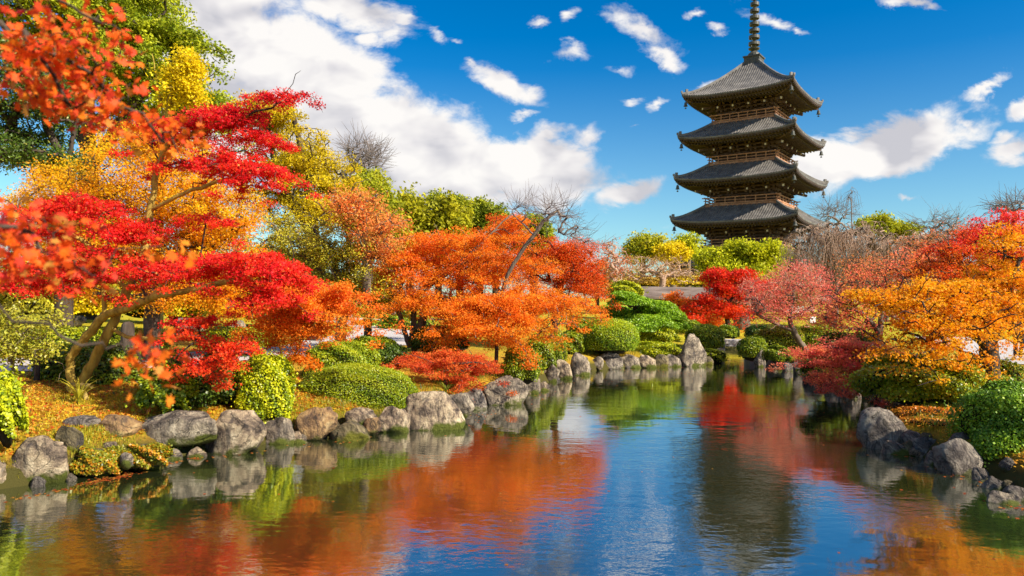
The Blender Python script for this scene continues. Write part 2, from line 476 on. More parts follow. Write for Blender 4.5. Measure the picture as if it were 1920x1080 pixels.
def water_mat():
    m, nt, N, L, B = new_mat('pond_water')
    N.remove(B)
    tc = N.new('ShaderNodeTexCoord')
    def nz(sx, sy, detail, rough=.5, loc=(0, 0, 0)):
        mp = N.new('ShaderNodeMapping'); mp.inputs['Scale'].default_value = (sx, sy, 1); mp.inputs['Location'].default_value = loc
        L.new(tc.outputs['Object'], mp.inputs[0])
        n = N.new('ShaderNodeTexNoise'); n.inputs['Scale'].default_value = 1; n.inputs['Detail'].default_value = detail; n.inputs['Roughness'].default_value = rough
        L.new(mp.outputs[0], n.inputs['Vector']); return n
    def bump(src, strength, dist, nrm=None):
        b = N.new('ShaderNodeBump'); b.inputs['Strength'].default_value = strength; b.inputs['Distance'].default_value = dist
        L.new(src, b.inputs['Height'])
        if nrm: L.new(nrm, b.inputs['Normal'])
        return b.outputs[0]
    fine = nz(5.5, 9, 3, .55)
    # breeze patches: ripples are stronger in some places than in others
    pat = nz(.22, .3, 2, .5, (4, 7, 0))
    pr = N.new('ShaderNodeMapRange'); pr.inputs[1].default_value = .38; pr.inputs[2].default_value = .62; pr.inputs[3].default_value = .12; pr.inputs[4].default_value = 1.0
    L.new(pat.outputs[0], pr.inputs[0])
    mu = N.new('ShaderNodeMath'); mu.operation = 'MULTIPLY'; L.new(fine.outputs[0], mu.inputs[0]); L.new(pr.outputs[0], mu.inputs[1])
    n = bump(mu.outputs[0], 1.0, .0048)
    n = bump(nz(1.2, 1.8, 2).outputs[0], 1.0, .006, n)
    gl = N.new('ShaderNodeBsdfGlossy'); gl.inputs['Roughness'].default_value = .05
    gl.inputs['Color'].default_value = (.95, .97, .96, 1); L.new(n, gl.inputs['Normal'])
    df = N.new('ShaderNodeBsdfDiffuse'); df.inputs[0].default_value = (.022, .030, .010, 1)
    fr = N.new('ShaderNodeFresnel'); fr.inputs[0].default_value = 1.95; L.new(n, fr.inputs['Normal'])
    ml = N.new('ShaderNodeMath'); ml.operation = 'MULTIPLY_ADD'; ml.inputs[1].default_value = .85; ml.inputs[2].default_value = .38; ml.use_clamp = True
    L.new(fr.outputs[0], ml.inputs[0])
    mx = N.new('ShaderNodeMixShader'); L.new(ml.outputs[0], mx.inputs[0]); L.new(df.outputs[0], mx.inputs[1]); L.new(gl.outputs[0], mx.inputs[2])
    L.new(mx.outputs[0], N['Material Output'].inputs[0])
    return m


gxs, gys = spaced((-18, 18, .25), 1500), spaced((-1, 48, .25), 1500)
tag(grid_mesh('ground', gxs, gys, hz, ground_mat()), None, None, kind='structure')
tag(np_mesh('pond_water', [[-14, -2, 0], [18, -2, 0], [18, 40, 0], [-14, 40, 0]], [[0, 1, 2, 3]], water_mat()), None, None, kind='structure')

M_GRAVEL = noise_mat('pale_gravel', [(.34, .31, .29), (.50, .46, .44), (.60, .56, .54)], 30, 10, .95, .4, coord='Object')


def strip(name, pts, widths, mat, lift=.02):
    pts = np.array(pts, float)
    tt = np.linspace(0, len(pts) - 1, 60)
    c = np.stack([np.interp(tt, range(len(pts)), pts[:, k]) for k in (0, 1)], 1)
    for _ in range(6): c[1:-1] = (c[:-2] + c[1:-1] * 2 + c[2:]) / 4
    w = np.interp(tt, range(len(pts)), widths)
    t = np.gradient(c, axis=0); t /= np.linalg.norm(t, axis=1, keepdims=True)
    nrm = np.stack([-t[:, 1], t[:, 0]], 1)
    K = 9; s = np.linspace(-.5, .5, K)
    X = c[:, None] + nrm[:, None] * (w[:, None, None] * s[None, :, None])
    Z = hz(X[..., 0], X[..., 1]) + lift
    V = np.concatenate([X, Z[..., None]], 2).reshape(-1, 3)
    i, j = np.meshgrid(np.arange(59), np.arange(K - 1), indexing='ij')
    Q = np.stack([i * K + j, i * K + j + 1, (i + 1) * K + j + 1, (i + 1) * K + j], 2).reshape(-1, 4)
    return tag(np_mesh(name, V, Q[:, ::-1], mat, smooth=True), None, None, kind='structure')


strip('gravel_path', [(-30, 9), (-20, 13), (-12.2, 15.6), (-8.5, 18), (-6.0, 22), (-5.2, 28), (-5.2, 35), (-8, 44), (-16, 52)], [4, 4, 3.4, 3.2, 3.6, 4, 4.4, 5, 5], M_GRAVEL)
strip('gravel_yard', [(19, 10), (19, 18), (20, 25), (21.5, 30), (24, 36)], [8, 8.5, 7.5, 7, 7], M_GRAVEL)


# ------------------------------------------------------------------ leaves
def star_shape(n=5, inner=.36):
    pts = []
    for i in range(n):
        a = math.pi / 2 + (i - (n - 1) / 2) * (2.0 * math.pi * .80 / n)
        r = .5 * (1 - .12 * abs(i - (n - 1) / 2))
        pts.append((r * math.cos(a), r * math.sin(a)))
        if i < n - 1:
            am = a + (2.0 * math.pi * .80 / n) / 2
            pts.append((.5 * inner * math.cos(am), .5 * inner * math.sin(am)))
    pts.append((0, -.14))
    return np.array(pts)


SHAPES = {'star': star_shape(7, .42), 'tri': np.array([(-.48, .06), (-.13, .14), (0, .52), (.13, .14), (.48, .06), (.12, -.12), (0, -.42), (-.12, -.12)]),
          'rhomb': np.array([(-.27, 0), (0, -.5), (.27, 0), (0, .5)]), 'broad': np.array([(-.42, 0), (0, -.5), (.42, 0), (0, .5)]),
          'needle': np.array([(-.05, -.5), (.05, -.5), (.03, .5), (-.03, .5)])}


def leaf_verts(C, Nrm, size, shape, fold=.12):
    n = len(C)
    Nrm = Nrm / (np.linalg.norm(Nrm, axis=1, keepdims=True) + 1e-9)
    rv = rng.normal(size=(n, 3))
    T = np.cross(Nrm, rv); T /= np.linalg.norm(T, axis=1, keepdims=True) + 1e-9
    Bv = np.cross(Nrm, T)
    sh = SHAPES[shape]; k = len(sh)
    droop = -fold * np.abs(sh[:, 0]) - fold * .6 * np.abs(sh[:, 1])
    curl = rng.uniform(.2, 3.6, n) if shape == 'star' else np.ones(n)
    V = C[:, None] + size[:, None, None] * (T[:, None] * sh[None, :, 0:1] + Bv[:, None] * sh[None, :, 1:2] + Nrm[:, None] * (curl[:, None] * droop[None, :])[:, :, None])
    return V.reshape(-1, 3), np.arange(n * k).reshape(n, k)


def palette(t, cols):
    cols = np.array(cols, float)
    t = np.clip(t, 0, .9999) * (len(cols) - 1)
    i = t.astype(int); f = (t - i)[:, None]
    c = cols[i] * (1 - f) + cols[np.minimum(i + 1, len(cols) - 1)] * f
    return c


class Skel:
    """a branching skeleton whose thickness follows the number of twigs it carries"""
    def __init__(s): s.p = []; s.par = []; s.tip = []
    def chain(s, pts, start=-1, wob=0.0, sub=4):
        pts = np.array(pts, float)
        if start >= 0: pts = np.vstack([s.p[start], pts])
        m = (len(pts) - 1) * sub + 1
        tt = np.linspace(0, len(pts) - 1, m)
        q = np.stack([np.interp(tt, range(len(pts)), pts[:, k]) for k in range(3)], 1)
        for _ in range(2): q[1:-1] = (q[:-2] + 2 * q[1:-1] + q[2:]) / 4
        if wob: q[1:-1] += rng.normal(size=(m - 2, 3)) * wob
        prev = start; ids = []
        for k in range(1 if start >= 0 else 0, m):
            s.p.append(q[k]); s.par.append(prev); prev = len(s.p) - 1; ids.append(prev)
        return ids
    def near(s, q):
        A = np.array(s.p); return int(np.argmin(np.linalg.norm(A - np.array(q), axis=1)))
    def attach(s, T, bulge=.15, wob=.07, above=1.2):
        T = np.asarray(T, float)
        A0 = np.array(s.p)
        d0 = np.min(np.linalg.norm(T[:, None] - A0[None], axis=2), axis=1) if len(T) * len(A0) < 4e6 else np.linalg.norm(T - A0.mean(0), axis=1)
        buf = np.empty((len(A0) + len(T) * 6 + 10, 3)); cnt = len(A0); buf[:cnt] = A0
        for k in np.argsort(d0):
            q = T[k]
            dv = q - buf[:cnt]; d = np.linalg.norm(dv, axis=1) + 1e-6
            cost = d * (1 + above * np.clip(-dv[:, 2] / d, 0, 1) ** 2)
            a = int(np.argmin(cost)); A = buf[a].copy(); D = d[a]
            m = 2 if D < .25 else (3 if D < .9 else 5)
            prev = a
            for j in range(1, m + 1):
                f = j / m
                pt = A + (q - A) * f
                pt[2] += bulge * D * math.sin(math.pi * f)
                if j < m: pt += rng.normal(size=3) * wob * D
                s.p.append(pt); s.par.append(prev); prev = len(s.p) - 1
                buf[cnt] = pt; cnt += 1
            s.tip.append(prev)
    def mesh(s, base_r, min_r=.004, power=.48, sides=7, split=.035):
        n = len(s.p); tips = np.zeros(n); ch = [[] for _ in range(n)]
        for i in range(n):
            if s.par[i] >= 0: ch[s.par[i]].append(i)
        for i in range(n - 1, -1, -1):
            if not ch[i]: tips[i] = max(tips[i], 1)
            if s.par[i] >= 0: tips[s.par[i]] += tips[i]
        roots = [i for i in range(n) if s.par[i] < 0]
        tot = max(tips[r] for r in roots)
        rad = np.maximum(base_r * (tips / tot) ** power, min_r)
        big, small = MB(), MB()
        stack = list(roots)
        while stack:
            st = stack.pop(); path = [st]
            while ch[path[-1]]:
                c = sorted(ch[path[-1]], key=lambda k: -tips[k])
                path.append(c[0]); stack += c[1:]
            pts = [s.p[k] for k in path]; rr = [rad[k] for k in path]
            if s.par[st] >= 0:
                pts = [s.p[s.par[st]]] + pts; rr = [min(rad[s.par[st]], rr[0] * 1.15)] + rr
            if len(pts) < 2: continue
            rr = np.array(rr); rr[-1] *= .5
            tgt = big if rr.max() > split else small
            tgt.tube(pts, rr, sides if rr.max() > split else 4)
        return big, small


SUNV = np.array(SUN)


def clump_leaves(centers, crad, m, size, pal, shape, flat=.45, cvar=.28, lvar=.10, tfun=None, upw=.5, sunw=.4, rnd=.75, hang=0.0, size_var=.25):
    """m leaves in a soft flattened tuft round every centre"""
    n = len(centers)
    cr = crad * rng.uniform(.65, 1.35, n)
    D = rng.normal(size=(n, m, 3)); D /= np.linalg.norm(D, axis=2, keepdims=True)
    D *= (rng.uniform(0, 1, (n, m, 1)) ** .55)
    D[..., 2] *= flat
    if hang: D[..., 2] -= hang * (D[..., 0] ** 2 + D[..., 1] ** 2)
    C = (centers[:, None] + D * cr[:, None, None]).reshape(-1, 3)
    Nn = np.array([0, 0, upw]) + SUNV * sunw + rng.normal(size=(n * m, 3)) * rnd
    t = rng.uniform(-.5, .5, n) * 2 * cvar + .5
    if tfun is not None: t = t + tfun(centers)
    t = np.repeat(t, m) + rng.normal(size=n * m) * lvar
    col = palette(t, pal) * rng.uniform(.82, 1.15, (n * m, 1))
    odd = rng.uniform(0, 1, n * m) < .06                  # a few faded or still green leaves
    col[odd] = col[odd] * .45 + np.array([.30, .26, .05]) * rng.uniform(.4, 1.2, (int(odd.sum()), 1))
    V, Fc = leaf_verts(C, Nn, size * rng.uniform(1 - size_var, 1 + size_var, n * m), shape)
    return V, Fc, np.clip(col, 0, .95)


def mass_points(masses, pads=0, pr=.5):
    out = []
    for (px, py, rx, ry, d, rd, n) in masses:
        c = P(px, py, d); s = d / F
        k = n if not pads else max(2, n // pads)
        v = rng.normal(size=(k, 3)); v /= np.linalg.norm(v, axis=1, keepdims=True)
        v *= rng.uniform(0, 1, (k, 1)) ** .42
        ax = np.array([rx * s, rd, ry * s])
        if pads: ax = np.maximum(ax - np.array([.75, .75, .3]) * pr, ax * .3)
        q = c + v * ax
        if pads:                                          # layered sprays: flat groups of tufts that sag outwards
            o = rng.normal(size=(k, pads, 3)) * np.array([1, 1, .16]) * pr * rng.uniform(.6, 1.2, (k, 1, 1))
            o[..., 2] -= .22 * (o[..., 0] ** 2 + o[..., 1] ** 2) / pr
            q = (q[:, None] + o).reshape(-1, 3)
        out.append(q)
    return np.concatenate(out)


def tree(name, label, cat, base, trunks, masses, pal, leaf=.06, m=60, crad=.3, shape='tri', flat=.45, base_r=.12, bark=None, group=None,
         lmat=None, cvar=.28, lvar=.1, tfun=None, min_r=.004, bulge=.15, extra_tips=0, sides=7, rnd=.75, upw=.5, hang=0.0, wob=.012, split=.035, above=1.2, twig=None, sunw=.4, pads=0, pr=.5, fine=None):
    """trunks: list of polylines of (px, py, depth); the first starts at the ground"""
    base = np.array(base, float)
    sk = Skel()
    for k, tr in enumerate(trunks):
        pts = [P(*q) if len(q) == 3 else np.array(q[1]) for q in tr]
        if k == 0: sk.chain([base - np.array([0, 0, .15])] + pts, wob=wob)
        else:
            a = sk.near(pts[0]); sk.chain(pts[1:], a, wob=wob)
    root = empty(name, tuple(base), label, cat, group)
    T = mass_points(masses, pads, pr)
    if T.shape[0] and m:
        T = T[T[:, 2] > np.maximum(hz(T[:, 0], T[:, 1]), 0) + .28]
    sk.attach(T, bulge=bulge, above=above)
    if extra_tips:
        E = T[rng.integers(0, len(T), extra_tips)] + rng.normal(size=(extra_tips, 3)) * crad * .8
        sk.attach(E, bulge=.05, above=above)
    if fine:
        for tp in list(sk.tip):
            dv = sk.p[tp] - sk.p[sk.par[tp]]; dv /= np.linalg.norm(dv) + 1e-9
            for _ in range(fine[0]):
                g = dv * .9 + rng.normal(size=3) * .45 + np.array([0, 0, .25]); g /= np.linalg.norm(g)
                L_ = fine[1] * rng.uniform(.5, 1.2); prev = tp; q = sk.p[tp].copy()
                for j in range(3):
                    q = q + g * L_ / 3 + rng.normal(size=3) * L_ * .03
                    sk.p.append(q); sk.par.append(prev); prev = len(sk.p) - 1
    big, small = sk.mesh(base_r, min_r, sides=sides, split=split)
    bark = bark or M_BARK
    if big.V: big.build('trunk', bark, root, True)
    if small.V: small.build('branches', twig or bark, root, True)
    if m:
        V, Fc, col = clump_leaves(T, crad, m, leaf, pal, shape, flat, cvar, lvar, tfun, rnd=rnd, upw=upw, hang=hang, sunw=sunw)
        np_mesh('crown', V, Fc, lmat or M_LEAF, root, col=col)
    return root


# colours of leaves
RED = [(.55, .012, .026), (.82, .018, .024), (.90, .04, .018), (.92, .11, .014)]
ORANGE = [(.86, .11, .018), (.93, .20, .012), (.94, .29, .014), (.94, .42, .024)]
GOLD = [(.86, .20, .006), (.90, .36, .006), (.92, .50, .010)]
YELLOW = [(.50, .38, .010), (.78, .58, .010), (.88, .70, .014)]
OLIVE = [(.10, .12, .010), (.28, .27, .016), (.48, .42, .022), (.62, .52, .03)]
PINK = [(.78, .09, .09), (.86, .22, .16), (.88, .36, .22)]
GREENTREE = [(.06, .10, .008), (.18, .23, .012), (.34, .37, .016), (.48, .46, .02)]
YGREEN = [(.14, .19, .01), (.36, .40, .012), (.58, .58, .014), (.7, .64, .016)]
DKGREEN = [(.03, .06, .008), (.075, .13, .012), (.16, .22, .014)]
CLIP = [(.06, .12, .006), (.17, .25, .008), (.31, .37, .010), (.44, .45, .012)]
CLIPY = [(.13, .20, .006), (.33, .39, .008), (.54, .56, .010), (.66, .62, .014)]


# ------------------------------------------------------------------ pagoda
def build_pagoda():
    D0 = 110.0
    ctr = P(1409, 400, D0 - 1.0); cx, cy = ctr[0], ctr[1]
    zg = 0.85
    root = empty('pagoda', (cx, cy, zg), 'tall five storey dark wooden pagoda with grey tiled roofs and bronze spire', 'pagoda', rz=R(-36))
    wood = noise_mat('weathered_dark_wood', [(.042, .028, .026), (.10, .066, .057), (.185, .125, .105)], 1.5, 6, .85, .25, (1, 1, .4))
    woodl = noise_mat('sunlit_brown_wood', [(.22, .105, .06), (.40, .205, .115), (.54, .31, .185)], 2.0, 6, .85, .25)  # warm sunlit tone of balconies and doors painted into the wood colour
    tile = noise_mat('grey_roof_tile', [(.065, .058, .052), (.125, .115, .104), (.215, .195, .172)], 1.1, 8, .55, .2, spec=.45)
    edge = noise_mat('eave_timber', [(.042, .031, .029), (.098, .073, .066)], 2, 5, .85, .2)
    pale = noise_mat('pale_beam_ends', [(.42, .38, .32), (.6, .55, .48)], 3, 4, .9, 0)
    plaster = noise_mat('aged_panel', [(.06, .04, .03), (.11, .075, .055)], 1.5, 5, .9, .1)
    bronze = noise_mat('green_bronze', [(.025, .028, .026), (.055, .058, .048), (.11, .105, .075)], 2.5, 6, .55, .2, spec=.5)
    stone = noise_mat('pale_stone', [(.25, .24, .22), (.42, .40, .37)], 1.5, 6, .9, .3)

    def rot4(V):
        out = []
        for k in range(4):
            a = k * math.pi / 2; c, s = math.cos(a), math.sin(a)
            out.append(np.stack([V[:, 0] * c - V[:, 1] * s, V[:, 0] * s + V[:, 1] * c, V[:, 2]], 1))
        return out

    # stone platform
    mb = MB(); mb.box((0, 0, .3), (15, 15, .9)); mb.box((0, 0, .85), (14.2, 14.2, .2)); mb.build('stone_platform', stone, root)

    he = [9.5, 9.1, 8.8, 8.45, 8.05]                      # eave half widths
    ze = [6.6, 12.9, 19.1, 25.25, 31.5]                  # eave heights above the ground
    hi = [5.6, 5.2, 4.85, 4.55, 1.05]                      # where each roof ends
    rise = [2.75, 2.7, 2.7, 2.75, 5.9]
    hb = [4.75, 4.4, 4.05, 3.75, 3.4]                      # body half widths
    UP = .62

    for k in range(5):
        w0, w1, z0, rs = he[k], hi[k], ze[k], rise[k]
        top = (k == 4)
        # --- tiled roof: one sheet per side, columns run straight down the slope
        pitch = .36; sub = 4
        xs = np.linspace(-w0, w0, int(round(2 * w0 / pitch)) * sub + 1)
        nv = 15 if top else 10
        side = []
        for x in xs:
            vmax = min(1.0, (w0 - abs(x)) / (w0 - w1))
            v = np.linspace(0, 1, nv) * vmax
            run = v * (w0 - w1)
            pr = v ** (1.55 if top else 1.28) * .5 + v * .5
            z = z0 + rs * pr + UP * (abs(x) / w0) ** 3.4 * (1 - v) ** 1.6
            z = z + .085 * max(0, math.cos(2 * math.pi * x / pitch)) ** .7
            side.append(np.stack([np.full(nv, x), -(w0 - run), z], 1))
        side = np.array(side)                             # [col, row, 3]
        nc = len(xs)
        # eave edge turned down
        lip = side[:, :1].copy(); lip[..., 2] -= .22; lip[..., 1] += .02
        side = np.concatenate([lip, side], 1)
        K = nv + 1
        i, j = np.meshgrid(np.arange(nc - 1), np.arange(K - 1), indexing='ij')
        Q = np.stack([i * K + j, (i + 1) * K + j, (i + 1) * K + j + 1, i * K + j + 1], 2).reshape(-1, 4)
        mb = MB()
        for V in rot4(side.reshape(-1, 3)): mb.add(V, Q)
        roof = mb.build('tiled_roof', tile, root, False)
        # --- ridges along the hips with end tiles
        for q in range(4):
            rd = MB()
            a = q * math.pi / 2
            c, s = math.cos(a), math.sin(a)
            t = np.linspace(0, 1, 14)
            run = t * (w0 - w1)
            pr = t ** (1.55 if top else 1.28) * .5 + t * .5
            xx = w0 - run; zz = z0 + rs * pr + UP * (1 - t) ** 1.6 * (xx / w0) ** 3.4 + .17
            pts = np.stack([xx * c + xx * s, xx * s - xx * c, zz], 1)
            for m in range(13):
                if m == 0: continue
                rd.bar(pts[m], pts[m + 1] if m < 12 else pts[13], .30, .34)
            rd.bar(pts[0], pts[1], .28, .26)
            e = pts[1] + np.array([0, 0, .1]); rd.box(e + np.array([0, 0, .25]), (.34, .34, .45), rz=a + math.pi / 4)
            e = pts[0] + np.array([0, 0, .05]); rd.box(e + np.array([0, 0, .18]), (.24, .24, .3), rz=a + math.pi / 4)
            rd.build('hip_ridge', tile, roof)
        # --- timber eave below the tiles: fascia, two tiers of rafters, soffit
        sf, raf = MB(), MB()
        nx = 41
        xs2 = np.linspace(-1, 1, nx)
        def ring(w, zb, upf):
            return np.stack([xs2 * w, np.full(nx, -w), zb + upf * UP * np.abs(xs2) ** 3.4], 1)
        wi = hb[k] + 1.25
        rows = [ring(w0 - .03, z0 - .20, 1), ring(w0 - .10, z0 - .42, 1), ring(w0 - .75, z0 - .48, .92), ring(w0 - .78, z0 - .72, .9), ring(wi, z0 - .35, .05)]
        sv = np.stack(rows, 1).reshape(-1, 3); K = len(rows)
        i, j = np.meshgrid(np.arange(nx - 1), np.arange(K - 1), indexing='ij')
        Q = np.stack([i * K + j, i * K + j + 1, (i + 1) * K + j + 1, (i + 1) * K + j], 2).reshape(-1, 4)
        for V in rot4(sv): sf.add(V, Q)
        sof = sf.build('eave_soffit', edge, root, False)
        for q in range(4):
            a = q * math.pi / 2; c, s = math.cos(a), math.sin(a)
            rt = lambda p: np.array([p[0] * c - p[1] * s, p[0] * s + p[1] * c, p[2]])
            n_r = int(2 * w0 / .46)
            for x in np.linspace(-w0 + .5, w0 - .5, n_r):
                u = abs(x) / w0
                raf.bar(rt((x, -(w0 - .14), z0 - .50 + UP * u ** 3.4)), rt((x, -(w0 - 1.9), z0 - .50 + UP * .7 * u ** 3.4)), .15, .17)
                inn = max(wi, abs(x) * .98)
                if inn < w0 - 1.2:
                    raf.bar(rt((x, -(w0 - .85), z0 - .80 + UP * .88 * u ** 3.4)), rt((x, -inn, z0 - .5 + .05 * UP * u ** 3.4)), .16, .18)
        raf.build('rafters', edge, sof)
        # --- storey body: wall, columns, beams
        zb = (zg * 0 + .95) if k == 0 else ze[k - 1] + rise[k - 1] + .15
        zt = z0 - .45
        b = hb[k]
        mb = MB(); mb.box((0, 0, (zb + zt) / 2), (2 * b, 2 * b, zt - zb)); body = mb.build('storey_wall', plaster, root)
        col = MB(); doors = MB()
        for q in range(4):
            a = q * math.pi / 2; c, s = math.cos(a), math.sin(a)
            rt = lambda x, y, z: np.array([x * c - y * s, x * s + y * c, z])
            for x in (-b, -b / 3, b / 3, b):
                col.tube([rt(x, -b - .02, zb), rt(x, -b - .02, zt)], [.26, .26], 8)
            for zz, hh in ((zb + .35, .3), (zt - 2.1, .3), (zb + 1.55, .2)):
                col.bar(rt(-b - .3, -b - .12, zz), rt(b + .3, -b - .12, zz), .22, hh)
            dt = min(zt - 2.3, zb + (3.2 if k == 0 else 1.9))
            doors.box(rt(0, -b - .05, (zb + .5 + dt) / 2), (2 * b / 3 - .6, .12, dt - zb - .5), rz=a)
            for x in (-2 * b / 3, 2 * b / 3):
                for m in np.linspace(-b / 3 + .5, b / 3 - .5, 9):
                    doors.box(rt(x + m, -b - .06, (zb + 1.0 + dt) / 2), (.09, .1, max(.3, dt - zb - 1.0)), rz=a)
        col.build('columns', wood, body)
        doors.build('door_and_lattice', woodl, body)
        # --- stepped brackets carrying the eave
        br, ends = MB(), MB()
        for st in range(4):
            o = .32 + st * .42; zz = z0 - 2.15 + st * .46
            for q in range(4):
                a = q * math.pi / 2; c, s = math.cos(a), math.sin(a)
                rt = lambda x, y, z: np.array([x * c - y * s, x * s + y * c, z])
                br.bar(rt(-b - o, -b - o, zz + .3), rt(b + o, -b - o, zz + .3), .2, .2)
                for x in (-b, -b / 3, b / 3, b):
                    for dx in (-.62, 0, .62):
                        br.box(rt(x + dx, -b - o, zz + .1), (.34, .34, .22), rz=a)
                    br.box(rt(x, -b - o / 2, zz - .04), (.26, o + .4, .26), rz=a)
        for q in range(4):
            a = q * math.pi / 2; c, s = math.cos(a), math.sin(a)
            rt = lambda x, y, z: np.array([x * c - y * s, x * s + y * c, z])
            for x in (-b, -b / 3, b / 3, b):
                p0, p1 = rt(x, -b, z0 - .75), rt(x, -b - 2.35, z0 - 1.42)
                br.bar(p0, p1, .26, .3)
                d = (p1 - p0) / np.linalg.norm(p1 - p0)
                ends.bar(p1 - d * .01, p1 + d * .05, .24, .28)
                ends.box(rt(x, -b - 1.75, z0 - 1.13 + .34), (.2, .06, .2), rz=a)
            for dd in (1,):
                p0, p1 = rt(-b, -b, z0 - .7), rt(-b - 2.3, -b - 2.3, z0 - 1.3)
                br.bar(p0, p1, .3, .34); p2 = p1 + (p1 - p0) / np.linalg.norm(p1 - p0) * .06
                ends.bar(p1, p2, .28, .3)
                p0, p1 = rt(-b - 1, -b - 1, z0 - .6), rt(-w0 + .55, -w0 + .55, z0 - .78 + UP * .86)
                br.bar(p0, p1, .3, .34)
        nb_ = sum(len(q) for q in br.Q); V_ = br.V + ends.V; Q_ = br.Q + [q + br.n for q in ends.Q]
        bro = np_mesh('bracket_arms', np.concatenate(V_), np.concatenate(Q_), wood, root)
        bro.data.materials.append(pale)
        mi = np.zeros(len(bro.data.polygons), np.int32); mi[nb_:] = 1; bro.data.polygons.foreach_set('material_index', mi)
        # --- corner wind bells
        for q in range(4):
            a = q * math.pi / 2 + math.pi / 4; r = (w0 - .45) * math.sqrt(2)
            px_, py_ = r * math.cos(a), r * math.sin(a); zz = z0 - .62 + UP * .95
            mb = MB(); mb.tube([(px_, py_, zz), (px_, py_, zz - .45)], [.035, .035], 5)
            mb.lathe([(.02, -.42), (.16, -.46), (.2, -.6), (.24, -.9), (.34, -1.05), (.30, -1.06), (.02, -.9)], (px_, py_, zz), 10)
            mb.tube([(px_, py_, zz - .9), (px_, py_, zz - 1.3)], [.03, .03], 5)
            mb.box((px_, py_, zz - 1.36), (.26, .03, .18))
            mb.build('wind_bell', bronze, root)
        # --- balcony of the storey above
        if not top:
            h = hi[k] + .12; zf = z0 + rise[k] + .22
            mb = MB()
            mb.box((0, 0, zf - .12), (2 * h, 2 * h, .24)); mb.box((0, 0, zf - .36), (2 * h - .5, 2 * h - .5, .24))
            bal = mb.build('balcony', woodl, root)
            rl = MB()
            for q in range(4):
                a = q * math.pi / 2; c, s = math.cos(a), math.sin(a)
                rt = lambda x, y, z: np.array([x * c - y * s, x * s + y * c, z])
                for zz, ex, wd in ((.14, .05, .16), (.55, .2, .10), (.98, .45, .14)):
                    rl.bar(rt(-h - ex, -h + .1, zf + zz), rt(h + ex, -h + .1, zf + zz), wd, wd)
                for x in np.linspace(-h + .1, h - .1, 8):
                    rl.box(rt(x, -h + .1, zf + .5), (.13, .13, 1.0), rz=a)
                for x in np.linspace(-h, h, 16):
                    rl.box(rt(x, -h + .35, zf - .3), (.16, .9, .16), rz=a)
            rl.build('railing', woodl, bal)
    # --- bronze spire
    zt = ze[4] + rise[4]
    mb = MB(); mb.box((0, 0, zt + .42), (2.3, 2.3, .95)); mb.box((0, 0, zt + .98), (2.6, 2.6, .2)); mb.box((0, 0, zt - .08), (2.5, 2.5, .18))
    mb.build('dew_basin', bronze, root)
    mb = MB(); mb.lathe([(.02, 1.05), (.95, 1.08), (.9, 1.5), (.55, 1.85), (.35, 2.0), (.8, 2.25), (.85, 2.4), (.3, 2.5), (.2, 2.6), (.17, 14.2), (.02, 14.3)], (0, 0, zt), 14)
    sp = mb.build('spire', bronze, root)
    for r_ in range(9):
        z = 3.1 + r_ * 1.0; ro = .82 - r_ * .03
        mb = MB(); mb.lathe([(ro - .2, z - .2), (ro, z - .24), (ro, z + .2), (ro - .2, z + .24), (ro - .2, z - .2)], (0, 0, zt), 16)
        for q in range(4):
            a = q * math.pi / 2
            mb.bar((0, 0, zt + z), (math.cos(a) * (ro - .08), math.sin(a) * (ro - .08), zt + z), .12, .16)
        mb.lathe([(.19, z - .5), (.36, z - .3), (.36, z + .3), (.19, z + .5)], (0, 0, zt), 10)
        mb.build('spire_ring', bronze, sp)
    mb = MB()
    for q in range(4):
        a = q * math.pi / 2 + .4
        for t in range(5):
            r0 = .9 * math.sin(math.pi * (t + .6) / 6); 
            mb.bar((0, 0, zt + 12 + t * .35), (math.cos(a) * r0, math.sin(a) * r0, zt + 12.25 + t * .42), .05, .22)
    mb.lathe([(.05, 14.0), (.3, 14.15), (.3, 14.4), (.1, 14.6), (.28, 14.8), (.2, 15.1), (.02, 15.4)], (0, 0, zt), 10)
    mb.build('water_flame', bronze, sp)


build_pagoda()


# ------------------------------------------------------------------ rocks
def rock_mesh(name, seed, cuts=7, sub=4, rough=.24):
    bm = bmesh.new(); bmesh.ops.create_icosphere(bm, subdivisions=sub, radius=1.0)
    V = np.array([v.co[:] for v in bm.verts]); Fc = np.array([[v.index for v in f.verts] for f in bm.faces]); bm.free()
    g = np.random.default_rng(seed)
    N0 = V.copy()
    V = np.sign(V) * np.abs(V) ** .82
    ph = g.uniform(0, 6.28, (5, 3)); fr = g.uniform(1.2, 2.6, (5, 3))
    d = sum(np.sin(N0[:, 0] * fr[k, 0] + ph[k, 0]) * np.sin(N0[:, 1] * fr[k, 1] + ph[k, 1]) * np.cos(N0[:, 2] * fr[k, 2] + ph[k, 2]) for k in range(5))
    V = V * (1 + .14 * d[:, None])
    for _ in range(cuts):                                 # broken faces
        n = g.normal(size=3); n[2] = abs(n[2]) * .8 - .1; n /= np.linalg.norm(n)
        off = g.uniform(.60, .95)
        ex = V @ n - off
        V = np.where(ex[:, None] > 0, V - n * ex[:, None] * .95, V)
    def nz(Q, s):
        r = 0
        for o in range(4):
            A = g.normal(size=(3, 3)) * s * 2 ** o; p = g.uniform(0, 6.28, 3)
            r = r + (np.sin(Q @ A + p).prod(1)) * .5 ** o
        return r
    V = V * (1 + rough * .45 * nz(N0, 2.2)[:, None])
    lo, hi_ = V.min(0), V.max(0)
    V = (V - (lo + hi_) / 2) / ((hi_ - lo) / 2)
    return V, Fc


ROCKN = [0]


